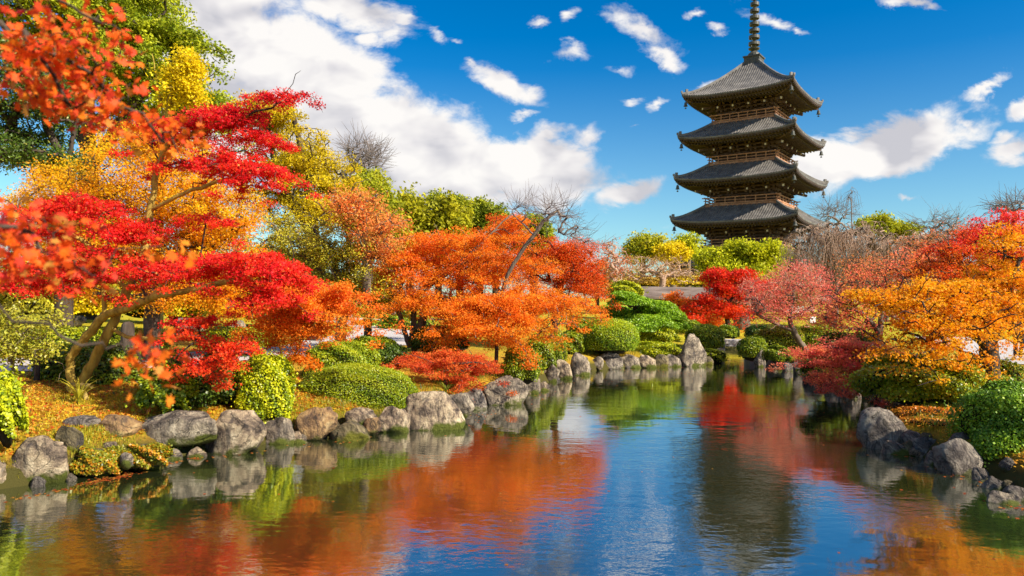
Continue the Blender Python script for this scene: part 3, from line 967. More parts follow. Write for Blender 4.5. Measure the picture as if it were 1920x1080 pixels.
def rock(x0, x1, ytop, ybase, mat, label, depth=None, group=None, cuts=10, deep=.8, rz=None, seed=None, tall=False, name='rock'):
    """a boulder given by its outline; its foot stands in the water unless depth says where it lies"""
    ROCKN[0] += 1
    sd = seed if seed is not None else 100 + ROCKN[0]
    pm = (x0 + x1) / 2
    d = depth or GD(pm, ybase, 0.0)
    zb = P(pm, ybase, d)[2]
    w = (x1 - x0) / F * d; dp = max(w * deep, .22)
    dc = d + dp * .32
    w *= dc / d * (1.08 if x1 - x0 > 60 else 1.3)
    ztop = P(pm, ytop, dc)[2]
    sink = .18 if depth is None else .08
    if depth:                                             # lies on the bank: never buried in it
        up = max(0.0, gz(P(pm, ybase, dc)[0], dc) - .10 - zb)
        zb += up; ztop += up * .75
    V, Fc = rock_mesh(name, sd, cuts, 4 if (x1 - x0) > 28 else 3)
    if tall: V[:, :2] *= (1 - .16 * np.clip(V[:, 2:3], -.6, 1)) ; V[:, 0] += .12 * V[:, 2]
    hgt = ztop - (zb - sink)
    V = V * np.array([w / 2, dp / 2, hgt / 2])
    c = P(pm, ybase, dc); c[2] = zb - sink + hgt / 2
    V[:, 2] += hgt / 2 - sink                              # origin at the foot
    o = np_mesh(name, V, Fc, mat, None, True)
    o.location = (c[0], c[1], zb)
    return tag(o, label, 'rock', group)


LB = 'boulders edging the left bank'
rock(-60, 12, 842, 918, ROCK_TAN, 'pale boulder at the lower left corner, cut off by the picture edge', group=LB)
rock(14, 132, 811, 906, ROCK_TAN, 'large pale tan boulder with dark upper left side, left of the low mossy stones', group=LB, cuts=9, seed=3)
rock(112, 150, 828, 892, ROCK_MOSS, 'narrow olive stone wedged behind the right side of the large tan boulder', depth=10.2)
rock(128, 178, 814, 858, ROCK_DARK, 'purplish grey stone above the mossy stones, beside the large tan boulder', depth=10.9, group=LB)
rock(184, 256, 797, 845, ROCK_BROWN, 'orange brown angular slab leaning between purplish stone and long grey boulder', depth=11.0, group=LB, cuts=9)
rock(142, 226, 838, 890, ROCK_MOSS, 'low moss covered stone below the purplish grey stone', group=LB)
rock(222, 308, 832, 877, ROCK_MOSS, 'low mossy stone at the waterline below the orange brown slab', group=LB)
rock(226, 246, 848, 872, ROCK_GREY, 'small round grey stone between the two low mossy stones', depth=10.0)
rock(252, 408, 780, 846, ROCK_GREY, 'long flat topped grey boulder with mottled face, left of the big rounded boulder', group=LB, depth=11.3, deep=.5, cuts=8)
rock(308, 340, 842, 862, ROCK_GREY, 'small grey stone under the left end of the long flat topped boulder')
rock(354, 382, 838, 858, ROCK_TAN, 'small pale stone under the right end of the long flat topped boulder')
rock(383, 499, 766, 851, ROCK_TAN, 'big rounded tan boulder with grey crown, left of the yellow green round bush foot', group=LB, deep=.75, cuts=6, seed=8)
rock(500, 547, 781, 832, ROCK_GREY, 'pale grey stone right beneath the hanging yellow green bush', group=LB)
rock(541, 577, 808, 831, ROCK_TAN, 'small pale stone left of the brown flat faced block', group=LB)
rock(553, 630, 763, 826, ROCK_BROWN, 'brown flat faced block with an orange lichen patch', group=LB, cuts=10, deep=.6)
rock(616, 690, 786, 826, ROCK_MOSS, 'mossy sloping stone right of the brown flat faced block', group=LB)
rock(655, 702, 764, 800, ROCK_TAN, 'tan stone on top of the mossy sloping stone', depth=13.3, group=LB)
rock(684, 712, 782, 812, ROCK_BROWN, 'small brown stone between the mossy sloping stone and a pale ribbed stone', depth=13.2)
rock(706, 767, 761, 811, ROCK_TAN, 'pale ribbed stone beneath the right end of the long clipped bush', group=LB)
rock(762, 868, 733, 806, ROCK_TAN, 'broad pale boulder with dark vertical streaks, largest at the middle of the left bank', group=LB, deep=.55, cuts=9, seed=21)
rock(842, 884, 735, 785, ROCK_GREY, 'grey upright stone leaning on the right side of the streaked boulder', group=LB, depth=14.8)
rock(868, 908, 728, 768, ROCK_DARK, 'dark stone pair below the low red maple, left of the wide brown grey boulder', group=LB)
rock(884, 910, 738, 764, ROCK_TAN, 'small tan stone touching the left end of the wide brown grey boulder')
rock(906, 988, 704, 759, ROCK_GREY, 'wide brown grey boulder below the dark green bush', group=LB, deep=.6)
rock(984, 1010, 705, 738, ROCK_GREY, 'narrow rounded stone at the right end of the wide brown grey boulder', group=LB)
rock(1006, 1028, 716, 733, ROCK_TAN, 'small pale stone low at the waterline beneath the clipped bushes')
rock(1024, 1046, 684, 716, ROCK_GREY, 'grey stone below a gap between the two clipped bushes', group=LB)
rock(1044, 1070, 674, 711, ROCK_TAN, 'tan stone left of the dark topped standing stone', group=LB)
rock(1073, 1103, 661, 704, ROCK_GREY, 'dark topped blocky standing stone left of the big round bush', group=LB, cuts=9, tall=True)
rock(1104, 1128, 668, 694, ROCK_GREY, 'brownish stone left of the dark dome shaped stone', group=LB)
rock(1122, 1162, 660, 692, ROCK_DARK, 'dark dome shaped stone under the big round bush', group=LB)
rock(1163, 1200, 664, 690, ROCK_GREY, 'grey stone below the right edge of the big round bush', group=LB)
rock(1196, 1226, 665, 690, ROCK_TAN, 'pale craggy stone between the round bush and the low hedge', group=LB)
rock(1225, 1250, 664, 689, ROCK_MOSS, 'mossy stone below the low far hedge', group=LB)
rock(1246, 1274, 664, 688, ROCK_GREY, 'brownish craggy stone at the left foot of the tall standing stone', group=LB)
rock(1271, 1318, 625, 687, ROCK_GREY, 'tall pointed grey standing stone at the far end of the pond', deep=.7, tall=True, cuts=8, seed=40)
rock(1314, 1336, 668, 684, ROCK_MOSS, 'low mossy stone at the right foot of the tall standing stone')
rock(1336, 1352, 666, 680, ROCK_DARK, 'small dark stone left of the stream mouth')
rock(1415, 1434, 656, 688, ROCK_GREY, 'slim pale upright stone right of the stream mouth')
rock(1440, 1471, 662, 693, ROCK_GREY, 'rounded bluish grey stone between two low bushes on the right bank')
rock(1468, 1492, 680, 696, ROCK_DARK, 'small dark stone right of the rounded bluish grey stone')
rock(1488, 1514, 676, 702, ROCK_DARK, 'dark stone beneath the tip of the low red maple')
rock(1508, 1550, 682, 716, ROCK_GREY, 'bluish grey stone half hidden behind the low red maple branches')
rock(1548, 1580, 700, 730, ROCK_DARK, 'shaded dark stone under the low red maple branches')
rock(1582, 1612, 714, 748, ROCK_DARK, 'shaded dark stone under the maple, nearest the azalea hedge')
rock(1611, 1694, 765, 842, ROCK_DARK, 'large flat topped dark grey boulder at the corner of the right bank', deep=.8, cuts=9, seed=61)
RB = 'stones between the two big right bank boulders'
rock(1656, 1702, 826, 852, ROCK_GREY, 'low pale stone in front of the large flat topped boulder', group=RB)
rock(1688, 1712, 806, 832, ROCK_DARK, 'small dark stone tucked right of the large flat topped boulder', depth=12.6, group=RB)
rock(1693, 1728, 808, 828, ROCK_DARK, 'flat grey stone lying above the mossy stone on the right bank', depth=12.5, group=RB)
rock(1694, 1722, 824, 852, ROCK_MOSS, 'small mossy stone between the low pale stone and the slanted dark stone', group=RB)
rock(1714, 1758, 818, 856, ROCK_DARK, 'slanted dark grey stone below the leaf covered mound', group=RB)
rock(1736, 1764, 846, 872, ROCK_GREY, 'small pale stone left of the leaning pointed boulder')
rock(1756, 1832, 820, 890, ROCK_DARK, 'leaning pointed dark boulder beside the big green bush', deep=.7, cuts=8, seed=70)
rock(1786, 1826, 812, 840, ROCK_DARK, 'dark stone behind the top of the leaning pointed boulder', depth=11.6)
rock(1826, 1856, 876, 902, ROCK_DARK, 'small dark stone below the left edge of the big green bush')
rock(1848, 1880, 892, 918, ROCK_DARK, 'shaded stone beneath the middle of the big green bush')
rock(1858, 1906, 922, 946, ROCK_GREY, 'flat bluish stone at the water near the lower right edge')
rock(1884, 1930, 908, 940, ROCK_DARK, 'flat dark stone at the right edge behind the flat bluish stone')


def filler():
    protos = {}
    for k, mt in enumerate((ROCK_GREY, ROCK_TAN, ROCK_DARK, ROCK_MOSS)):
        V, Fc = rock_mesh('stone', 500 + k, 6, 3)
        V[:, 2] += .4
        protos[k] = np_mesh('stone', V, Fc, mt, None, True, link=False)
    def run(line, n, label, group):
        q = np.array([G(*p)[:2] for p in line]); seg = np.linalg.norm(np.diff(q, axis=0), axis=1); cum = np.concatenate([[0], np.cumsum(seg)])
        for t in (np.arange(n) + rng.uniform(0, 1, n)) / n * cum[-1]:
            p = np.array([np.interp(t, cum, q[:, 0]), np.interp(t, cum, q[:, 1])])
            k = int(np.argmax(cum > t) - 1) if t < cum[-1] else len(seg) - 1
            dv = (q[k + 1] - q[k]) / seg[k]; nr = np.array([-dv[1], dv[0]])
            if sdf(np.array([p[0] + nr[0] * .2]), np.array([p[1] + nr[1] * .2]))[0] < 0: nr = -nr
            s = rng.uniform(.05, .11)
            p = p + nr * rng.uniform(.05, .4)
            o = protos[int(rng.integers(0, 4))].copy(); COL.objects.link(o)
            o.location = (p[0], p[1], max(rng.uniform(-.03, .03), gz(p[0], p[1]) - .02)); o.scale = (s * rng.uniform(.8, 1.3), s, s * rng.uniform(.7, 1.1)); o.rotation_euler = (rng.uniform(-.3, .3), rng.uniform(-.3, .3), rng.uniform(0, 6.28))
            tag(o, label, 'stone', group)
    run(LEFT_SHORE[1:], 90, 'small filler stone wedged between the boulders of the left bank', 'filler stones of the left bank')
    run(RIGHT_SHORE[:-1], 44, 'small filler stone wedged between the stones of the right bank', 'filler stones of the right bank')
filler()


# ------------------------------------------------------------------ clipped bushes
M_BUSH = leaf_mat('bush_leaf', .22, .4, .4)


def bush(px, py, rx, ry, d, pal, n, leaf, label, rd=None, box=2.3, lump=.06, jit=.10, shape='broad', name='clipped_bush', group=None,
         core=.86, cvar=.22, tips=None, rnd=.7, cat='bush', lmat=None, clear=True):
    c = P(px, py, d); s = d / F
    r = np.array([rx * s, rd if rd else rx * s * .85, ry * s])
    v = rng.normal(size=(n, 3)); v /= np.linalg.norm(v, axis=1, keepdims=True)
    v[:, 2] = np.where(v[:, 2] < -.55, -v[:, 2], v[:, 2])
    q = 1.0 / (np.abs(v) ** box).sum(1, keepdims=True) ** (1 / box)
    ph = rng.uniform(0, 6.28, (4, 3)); fr = rng.uniform(2.5, 6.5, (4, 3))
    lm = sum(np.sin(v @ fr[k] + ph[k, 0]) for k in range(4))
    fine = rng.normal(size=n)
    rad = 1 + lump * lm - jit * rng.uniform(0, 1, n) ** 1.6 + jit * .8 * np.abs(fine) * (rng.uniform(0, 1, n) < .07)
    Cn = c + v * q * rad[:, None] * r
    nr = v / r; nr /= np.linalg.norm(nr, axis=1, keepdims=True)
    Nn = nr * .8 + np.array([0, 0, .25]) + rng.normal(size=(n, 3)) * rnd
    fr2 = rng.uniform(4, 9, (3, 3))
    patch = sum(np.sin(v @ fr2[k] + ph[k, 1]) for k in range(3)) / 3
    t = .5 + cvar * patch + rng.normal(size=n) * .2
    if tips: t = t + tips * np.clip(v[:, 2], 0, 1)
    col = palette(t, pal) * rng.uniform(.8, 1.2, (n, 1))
    keep = Cn[:, 2] > hz(Cn[:, 0], Cn[:, 1]) + .0
    Cn, Nn, col = Cn[keep], Nn[keep], col[keep]
    zb = min(gz(c[0], c[1]), c[2])
    root = empty(name, (c[0], c[1], zb), label, cat, group)
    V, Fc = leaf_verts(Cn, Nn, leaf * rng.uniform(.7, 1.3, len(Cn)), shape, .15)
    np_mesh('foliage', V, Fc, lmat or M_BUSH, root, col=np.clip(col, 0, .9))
    # the woody inside that closes the view through the bush
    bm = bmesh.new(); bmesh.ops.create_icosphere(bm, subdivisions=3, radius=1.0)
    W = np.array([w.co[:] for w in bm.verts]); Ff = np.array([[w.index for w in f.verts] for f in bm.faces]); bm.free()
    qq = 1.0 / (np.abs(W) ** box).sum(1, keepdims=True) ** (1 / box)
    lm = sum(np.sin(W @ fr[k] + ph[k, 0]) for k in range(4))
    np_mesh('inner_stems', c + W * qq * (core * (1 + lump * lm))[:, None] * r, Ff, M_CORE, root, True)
    return root


CB = 'clipped round bushes'
def sh(px, off): return shore_d(px) + off
bush(496, 738, 56, 78, sh(496, .75), CLIPY, 15000, .042, 'bright yellow green leafy round bush hanging over the rocks on the left bank', lump=.07, jit=.16, group=CB, cvar=.3, tips=.1, box=2.0)
bush(672, 735, 110, 52, sh(672, 1.5), CLIP, 46000, .026, 'long low clipped dome bush, olive green, on the left bank', group=CB, rd=.8, lump=.02, tips=.3, jit=.045)
bush(642, 683, 68, 42, sh(642, 3.0), CLIP, 22000, .036, 'round bush with pale yellow flecks behind the long low dome bush', group=CB, tips=.3, cvar=.35)
bush(702, 655, 46, 24, sh(702, 6.5), CLIP, 8000, .05, 'small dark clipped dome bush in front of the pale path', group=CB)
bush(730, 668, 40, 22, sh(730, 4.8), DKGREEN, 6000, .05, 'low shaded bush behind the left end of the low red maple', group=CB)
bush(172, 692, 90, 46, 14.6, DKGREEN + CLIP[2:3], 16000, .055, 'dark shaded leafy hedge behind the leaning maple trunks', lump=.1, jit=.2, name='hedge', cat='hedge', box=2.8, tips=.3)
bush(305, 735, 45, 48, 11.9, CLIP, 6500, .06, 'loose green leafy shrub left of the dark shaded shrub, above the long grey boulder', lump=.14, jit=.35, name='shrub', core=.6)
bush(385, 722, 78, 52, 13.0, DKGREEN, 14000, .055, 'dark shaded shrub left of the bright yellow green bush', lump=.12, jit=.3, name='shrub', core=.75)
bush(150, 640, 150, 26, 19.0, CLIP, 16000, .055, 'long clipped green hedge across the lawn behind the leaning maple', rd=.9, box=4, lump=.02, name='hedge', cat='hedge', tips=.4)
bush(440, 636, 62, 22, 20.0, CLIP, 9000, .055, 'clipped green hedge behind the red maple branches, near a small round stone', rd=.9, box=3.2, lump=.03, name='hedge', cat='hedge', tips=.3)
bush(5, 765, 34, 66, 9.6, CLIPY, 6000, .05, 'bright green bush at the left edge above the pale boulders', lump=.12, jit=.25)
bush(825, 640, 52, 26, 20.5, DKGREEN, 8000, .06, 'dark green bush under the big orange maple, right of its trunks', group=CB)
bush(690, 612, 30, 12, 40.0, CLIP, 3000, .09, 'distant low hedge beyond the pale path', name='hedge', cat='hedge')
bush(760, 608, 50, 20, 36.0, CLIP, 5000, .09, 'green bush behind the orange maple trunks, beyond the path', group=CB)
bush(978, 688, 36, 38, sh(985, 1.0), CLIP, 8000, .045, 'dark round bush beside the wide brown grey boulder, with lit right side', group=CB, cvar=.3)
bush(1012, 668, 30, 40, sh(1025, 1.3), CLIP, 8000, .045, 'upright clipped bush under the orange maple, left of the narrower one', group=CB, tips=.2)
bush(1042, 658, 20, 34, sh(1045, 1.2), CLIP, 5000, .045, 'narrow clipped bush partly covered by orange maple tips', group=CB, tips=.2)
bush(1070, 646, 24, 24, sh(1085, 2.2), CLIP, 5000, .05, 'small bright clipped bush left of the big round bush', group=CB, tips=.2)
bush(1142, 633, 55, 36, sh(1142, 1.2), [(.08, .16, .006), (.20, .33, .008), (.38, .48, .010), (.5, .55, .012)], 30000, .038, 'big smooth round clipped bush at the far left corner of the pond', group=CB, tips=.35, lump=.012, jit=.05, rd=1.2)
bush(1092, 618, 30, 20, sh(1100, 5), CLIP, 5000, .06, 'low dark bush behind the left side of the big round bush', group=CB)
bush(1232, 629, 38, 17, sh(1232, 2.6), CLIPY, 7000, .055, 'loose yellow green shrub between the big round bush and the standing stone', lump=.1, jit=.2, name='shrub')
bush(1236, 656, 38, 14, sh(1236, 1.0), CLIPY, 7000, .05, 'low olive hedge directly above the far craggy stones', box=2.8, name='hedge', cat='hedge')
bush(1322, 635, 36, 26, sh(1320, 1.8), CLIP, 9000, .05, 'round clipped bush just right of the tall standing stone', group=CB, tips=.3, lump=.02)
bush(1290, 614, 22, 14, 33.0, CLIP, 3000, .07, 'small dark bush behind the tall standing stone', group=CB)
bush(1362, 623, 18, 13, 35.0, CLIP, 3000, .07, 'small round bush behind the left end of the slab bridge', group=CB)
bush(1376, 624, 10, 12, 36.0, DKGREEN, 1800, .07, 'tiny dark bush at the edge of the yellow lawn', group=CB)
bush(1330, 668, 26, 14, sh(1330, .7), CLIPY, 3500, .05, 'low scruffy plant between the standing stone and the stream mouth', lump=.15, jit=.3, name='shrub')
bush(1412, 655, 27, 24, 28.5, CLIP, 7000, .05, 'small dark dome bush at the right end of the slab bridge', group=CB)
bush(1462, 640, 44, 26, 29.5, CLIP + [(.35, .18, .02)], 9000, .05, 'dome bush with russet top under the leaning maple trunk', group=CB, tips=.3)
bush(1458, 666, 24, 17, 27.0, CLIP, 5000, .05, 'small green dome bush above the rounded bluish grey stone', group=CB)
bush(1424, 624, 26, 14, 36.0, DKGREEN, 4000, .07, 'dark green low bush behind the right end of the slab bridge', group=CB)
bush(1530, 630, 30, 22, 31.0, CLIP, 7000, .055, 'flat topped green bush right of the leaning maple trunk', group=CB, tips=.5, box=3)
bush(1590, 668, 55, 40, 22.0, DKGREEN, 7000, .07, 'dark green shrub hidden behind the low red maple branches', lump=.1, jit=.25, name='shrub')
bush(1545, 692, 34, 22, 19.5, CLIP, 4000, .06, 'small green plant at the water under the low red maple', lump=.15, jit=.3, name='shrub')
bush(1718, 718, 96, 50, 15.0, CLIP + [(.5, .30, .02)], 22000, .055, 'leafy azalea hedge turning yellow behind the flat topped boulder', lump=.08, jit=.2, name='hedge', cat='hedge', rd=.9, tips=.25)
bush(1836, 720, 70, 46, 16.6, CLIP + [(.5, .26, .02)], 14000, .055, 'leafy azalea hedge with orange flecks behind the dark golden maple trunk', lump=.08, jit=.2, name='hedge', cat='hedge', rd=.8, tips=.25)
bush(1914, 820, 100, 98, 11.4, [(.09, .19, .015), (.22, .38, .02), (.38, .52, .03)], 36000, .038, 'big dark green rounded bush at the right edge of the pond', lump=.05, jit=.16, cvar=.3, rd=.8)


# ------------------------------------------------------------------ trees, left bank
def frng(z0, z1, a, b):
    """palette shift that changes with height"""
    return lambda C: np.interp(C[:, 2], [z0, z1], [a, b])


tree('evergreen_tree', 'tall green camphor tree filling the upper left corner, its top above the picture', 'tree', on_ground(170, 40),
     [[(168, 400, 40), (165, 240, 40), (160, 60, 40)], [(165, 300, 40), (260, 180, 39), (320, 120, 39)], [(165, 260, 40), (60, 120, 41), (0, 30, 41)]],
     [(170, 60, 190, 190, 40, 5, 340), (290, 140, 125, 125, 40, 4, 190), (60, 60, 120, 150, 41, 4, 110), (130, -60, 170, 90, 40, 5, 120), (375, 190, 55, 60, 40, 3, 50), (215, 30, 70, 90, 39, 4, 70)],
     [(.08, .13, .008), (.24, .30, .012), (.44, .47, .016), (.58, .56, .02)], leaf=.20, m=120, crad=.72, shape='rhomb', flat=.75, pads=5, pr=.8, base_r=.55, bark=M_BARKDK, lmat=M_FAR, sides=8, split=.08, rnd=.7)
tree('evergreen_tree', 'dark green evergreen tree with bare limbs at the left edge, below the camphor', 'tree', on_ground(120, 27),
     [[(122, 420, 27), (126, 320, 27), (135, 262, 27), (150, 205, 27)], [(128, 300, 27), (95, 255, 27), (80, 215, 27)], [(128, 330, 27), (60, 290, 27), (20, 240, 27)]],
     [(40, 150, 70, 80, 27, 2.5, 110), (20, 250, 70, 60, 27, 2.5, 70), (110, 215, 50, 25, 27, 1.5, 26), (60, 295, 80, 30, 26, 2, 40), (130, 300, 40, 25, 27, 1.5, 16)],
     DKGREEN, leaf=.12, m=110, crad=.6, shape='rhomb', flat=.6, base_r=.32, bark=M_BARKDK, lmat=M_GREEN)
tree('ginkgo_tree', 'slender bright yellow tree against the dark green camphor', 'tree', on_ground(300, 31),
     [[(300, 400, 31), (305, 230, 31), (345, 110, 31)], [(302, 250, 31), (292, 140, 31), (285, 100, 31)]],
     [(350, 135, 30, 50, 31, .9, 60), (325, 160, 34, 46, 31, .9, 30), (360, 175, 26, 26, 31, .7, 24)],
     YELLOW[1:], leaf=.12, m=70, crad=.4, shape='broad', flat=1.0, base_r=.14, bark=M_BARKYEL)
tree('golden_maple', 'golden orange maple behind the red maple, with dark forked trunk', 'tree', on_ground(286, 18.5),
     [[(285, 600, 18.5), (290, 560, 18.5)], [(290, 560, 18.5), (255, 480, 18.5), (200, 380, 18.5)], [(290, 560, 18.5), (340, 470, 18.5), (380, 380, 18.5)], [(290, 560, 18.5), (300, 430, 18.8), (290, 300, 19)]],
     [(150, 368, 130, 66, 18.5, 1.8, 110), (300, 330, 120, 90, 18.5, 1.8, 150), (420, 390, 80, 70, 18.5, 1.5, 90), (230, 470, 150, 60, 18.5, 1.6, 90), (400, 500, 90, 70, 18.8, 1.5, 70), (270, 272, 80, 40, 19, 1.2, 50), (290, 555, 140, 25, 18.6, 1.4, 50), (120, 420, 110, 60, 19, 1.5, 90), (330, 420, 110, 60, 19, 1.5, 90), (100, 530, 90, 30, 18.8, 1.2, 40), (440, 570, 60, 25, 19, 1, 26)],
     GOLD + YELLOW[1:2], leaf=.062, m=170, crad=.38, shape='tri', flat=.75, base_r=.2, bark=M_BARKDK, tfun=frng(2, 7, -.15, .2))
tree('zelkova_tree', 'tall yellow and olive leaved tree behind the right side of the red maple', 'tree', on_ground(590, 26),
     [[(590, 520, 26), (585, 420, 26), (575, 300, 26)], [(588, 440, 26), (520, 330, 26), (500, 230, 26)], [(588, 420, 26), (640, 330, 26)], [(580, 400, 26), (560, 250, 26), (540, 190, 26)]],
     [(510, 220, 60, 45, 26, 1.8, 70), (560, 280, 70, 60, 26, 2, 90), (600, 330, 55, 50, 26, 2, 80), (540, 340, 60, 60, 26, 2, 60), (600, 395, 60, 45, 25.5, 2, 70), (480, 190, 40, 20, 26, 1, 20)],
     [(.34, .32, .012)] + YELLOW, leaf=.085, m=135, crad=.46, shape='rhomb', flat=.5, pads=6, pr=.7, extra_tips=120, base_r=.28, bark=M_BARKDK)
tree('camellia_tree', 'olive leaved tree with twisted grey limbs between red and orange maples', 'tree', on_ground(640, 21),
     [[(638, 625, 21), (642, 580, 21), (650, 540, 21)], [(642, 590, 21), (665, 560, 21), (705, 535, 21)], [(650, 540, 21), (610, 470, 21), (590, 430, 21)], [(650, 540, 21), (680, 460, 21), (660, 400, 21)]],
     [(575, 470, 75, 50, 21, 1.5, 100), (660, 455, 70, 50, 21, 1.5, 90), (640, 520, 85, 45, 21, 1.4, 90), (705, 555, 50, 40, 21, 1, 50), (545, 420, 50, 40, 21.5, 1.4, 40)],
     OLIVE + YELLOW[1:2], leaf=.062, m=125, crad=.34, shape='rhomb', flat=.6, pads=6, pr=.55, extra_tips=120, base_r=.17, bark=M_BARK, lmat=M_GREEN)
tree('russet_tree', 'thin salmon coloured tree top above the olive tree', 'tree', on_ground(690, 22),
     [[(690, 560, 20.2), (685, 460, 20.2), (680, 410, 20.2)], [(686, 470, 20.2), (720, 430, 20.2)]],
     [(680, 400, 55, 38, 20.2, 1.2, 80), (715, 440, 55, 45, 20.2, 1.1, 90), (650, 385, 40, 25, 20.2, .9, 30), (690, 480, 40, 20, 20.2, .8, 24)],
     [(.90, .12, .02), (.86, .26, .06), (.78, .38, .09), (.66, .44, .06)], leaf=.08, m=40, crad=.34, shape='tri', flat=.8, base_r=.12, extra_tips=120)
tree('bare_tree', 'leafless grey tree top against the cloud behind the yellow tree', 'tree', on_ground(655, 46),
     [[(655, 480, 46), (650, 360, 46), (645, 320, 46)]],
     [(680, 295, 42, 32, 46, 2.2, 110)], RED, m=0, base_r=.2, bark=M_TWIGGREY, min_r=.011, bulge=.1, wob=.02, fine=(4, 1.3))
tree('evergreen_tree', 'rounded olive green tree under the leafless grey tree top', 'tree', on_ground(690, 44),
     [[(690, 520, 44), (690, 420, 44), (690, 360, 44)]],
     [(692, 360, 42, 38, 44, 2, 110), (675, 400, 40, 40, 44, 2, 60)],
     GREENTREE[1:] + OLIVE[2:3], leaf=.2, m=90, crad=.65, shape='rhomb', flat=.6, base_r=.3, lmat=M_FAR, bark=M_BARKDK)
BGT = 'row of green trees beyond the orange maple'
for (px, top, w, d, kind, lab) in ((735, 378, 34, 56, GREENTREE, 'leftmost green tree in the row beyond the orange maple'),
                                   (768, 362, 30, 60, GREENTREE, 'round topped green tree second in the row beyond the orange maple'),
                                   (822, 358, 32, 60, GREENTREE, 'tallest dark green tree in the row beyond the orange maple'),
                                   (862, 365, 30, 58, GREENTREE, 'pointed green tree in the middle of the row beyond the maple'),
                                   (900, 372, 34, 58, GREENTREE, 'broad green tree right of the pointed one beyond the maple'),
                                   (930, 385, 30, 57, GREENTREE, 'low green tree at the right end of the row, beside the bare treetop'),
                                   (1000, 405, 36, 56, GREENTREE, 'green tree just behind the bare pale branches')):
    h = 470 - top
    tree('evergreen_tree', lab, 'tree', on_ground(px, d), [[(px, 560, d), (px, 480, d), (px + 2, top + 30, d)]],
         [(px, top + h * .22, w * .6, h * .22, d, 1.6, 34), (px, top + h * .55, w, h * .36, d, 2.2, 70), (px - 4, top + h * .95, w, h * .35, d, 2.2, 40)],
         kind, leaf=.24, m=80, crad=.75, shape='rhomb', flat=.8, base_r=.3, lmat=M_FAR, bark=M_BARKDK, group=BGT)
for (px, py, rx, ry, d, lab) in ((775, 425, 38, 62, 50, 'feathery yellow green bamboo clump left of the olive gap'), (845, 420, 34, 50, 50, 'feathery yellow green bamboo clump in front of the tallest green tree'),
                                 (740, 450, 26, 50, 48, 'narrow yellow green bamboo clump at the left end')):
    tree('bamboo', lab, 'bamboo', on_ground(px, d), [[(px, 540, d), (px, 480, d), (px + 3, py - 10, d)]], [(px, py, rx, ry, d, 1.5, 110)],
         [(.18, .20, .012), (.40, .38, .014), (.55, .48, .016)], leaf=.3, m=70, crad=.7, shape='needle' if False else 'rhomb', flat=1.4, base_r=.1, lmat=M_FAR, group='bamboo clumps beyond the orange maple')

BGL = 'yellow green shrubs beyond the left lawn'
for (px, py, rx, ry, d, pal, lab) in ((20, 560, 90, 50, 33, OLIVE, 'olive shrub at the far left beyond the lawn, behind the thin young tree'), (150, 565, 60, 40, 36, YELLOW, 'yellow shrub beyond the lawn, between the young tree and the leaning maple'),
                                      (250, 560, 60, 45, 38, OLIVE, 'olive shrub beyond the lawn behind the dark golden maple trunk'), (350, 570, 60, 40, 37, YELLOW, 'yellow shrub beyond the lawn right of the dark golden maple trunk'),
                                      (450, 560, 70, 50, 36, OLIVE, 'olive shrub beyond the lawn above the small round stone'), (560, 560, 70, 55, 34, GREENTREE, 'green shrub beyond the lawn behind the small orange maple')):
    bush(px, py, rx, ry, d, pal, 7000, .13, lab, lump=.12, jit=.35, name='shrub', core=.7, group=BGL)

# the big orange maple
tree('orange_maple', 'wide spreading bright orange maple with several slim trunks at the middle of the left bank', 'tree', on_ground(770, 21),
     [[(765, 640, 21), (752, 600, 21), (742, 565, 21)], [('w', on_ground(783, 21.2)), (776, 600, 21.2), (775, 560, 21)], [('w', on_ground(795, 21)), (792, 600, 21), (800, 560, 20.6)],
      [(775, 560, 21), (850, 500, 20.5), (930, 470, 20.5)], [(800, 560, 20.6), (880, 570, 20.2), (960, 566, 19.8)], [(742, 565, 21), (770, 480, 21), (820, 430, 21.5)], [(850, 500, 20.5), (930, 430, 21), (960, 400, 21.5)]],
     [(790, 490, 70, 45, 21, 1.5, 110), (850, 450, 100, 35, 21.5, 1.6, 130), (950, 425, 60, 30, 22, 1.2, 60), (900, 500, 130, 50, 20.5, 1.8, 210), (790, 560, 75, 28, 20.5, 1.4, 80),
      (880, 575, 120, 30, 19.5, 1.6, 150), (968, 556, 108, 42, 19.5, 1.6, 150), (900, 612, 80, 16, 18.6, 1.2, 60), (985, 594, 76, 17, 19, 1.2, 52), (1055, 562, 58, 24, 19.5, 1, 46),
      (950, 640, 50, 10, 18.4, .7, 20), (740, 530, 40, 40, 21, 1, 40)],
     ORANGE, leaf=.054, m=165, crad=.33, shape='tri', flat=.42, pads=7, pr=.55, extra_tips=150, base_r=.17, bark=M_BARK, tfun=frng(1, 5, .1, -.05), hang=.15, cvar=.25)
tree('orange_maple', 'rounded deep orange maple behind the pale leaning bare trunk', 'tree', on_ground(1036, 26),
     [[(1040, 600, 26), (1050, 540, 25.8), (1058, 480, 25.5)]],
     [(1060, 475, 70, 42, 25.5, 1.6, 150), (1085, 520, 48, 40, 25.5, 1.4, 80), (1010, 490, 45, 40, 25.5, 1.2, 50), (945, 410, 26, 16, 25.5, .8, 16), (960, 440, 40, 30, 25.5, 1, 30)],
     [(.50, .045, .01), (.74, .09, .009), (.84, .15, .01), (.80, .2, .02)], leaf=.065, m=150, crad=.38, shape='tri', flat=.6, pads=6, pr=.5, base_r=.14, bark=M_BARKDK, extra_tips=80)
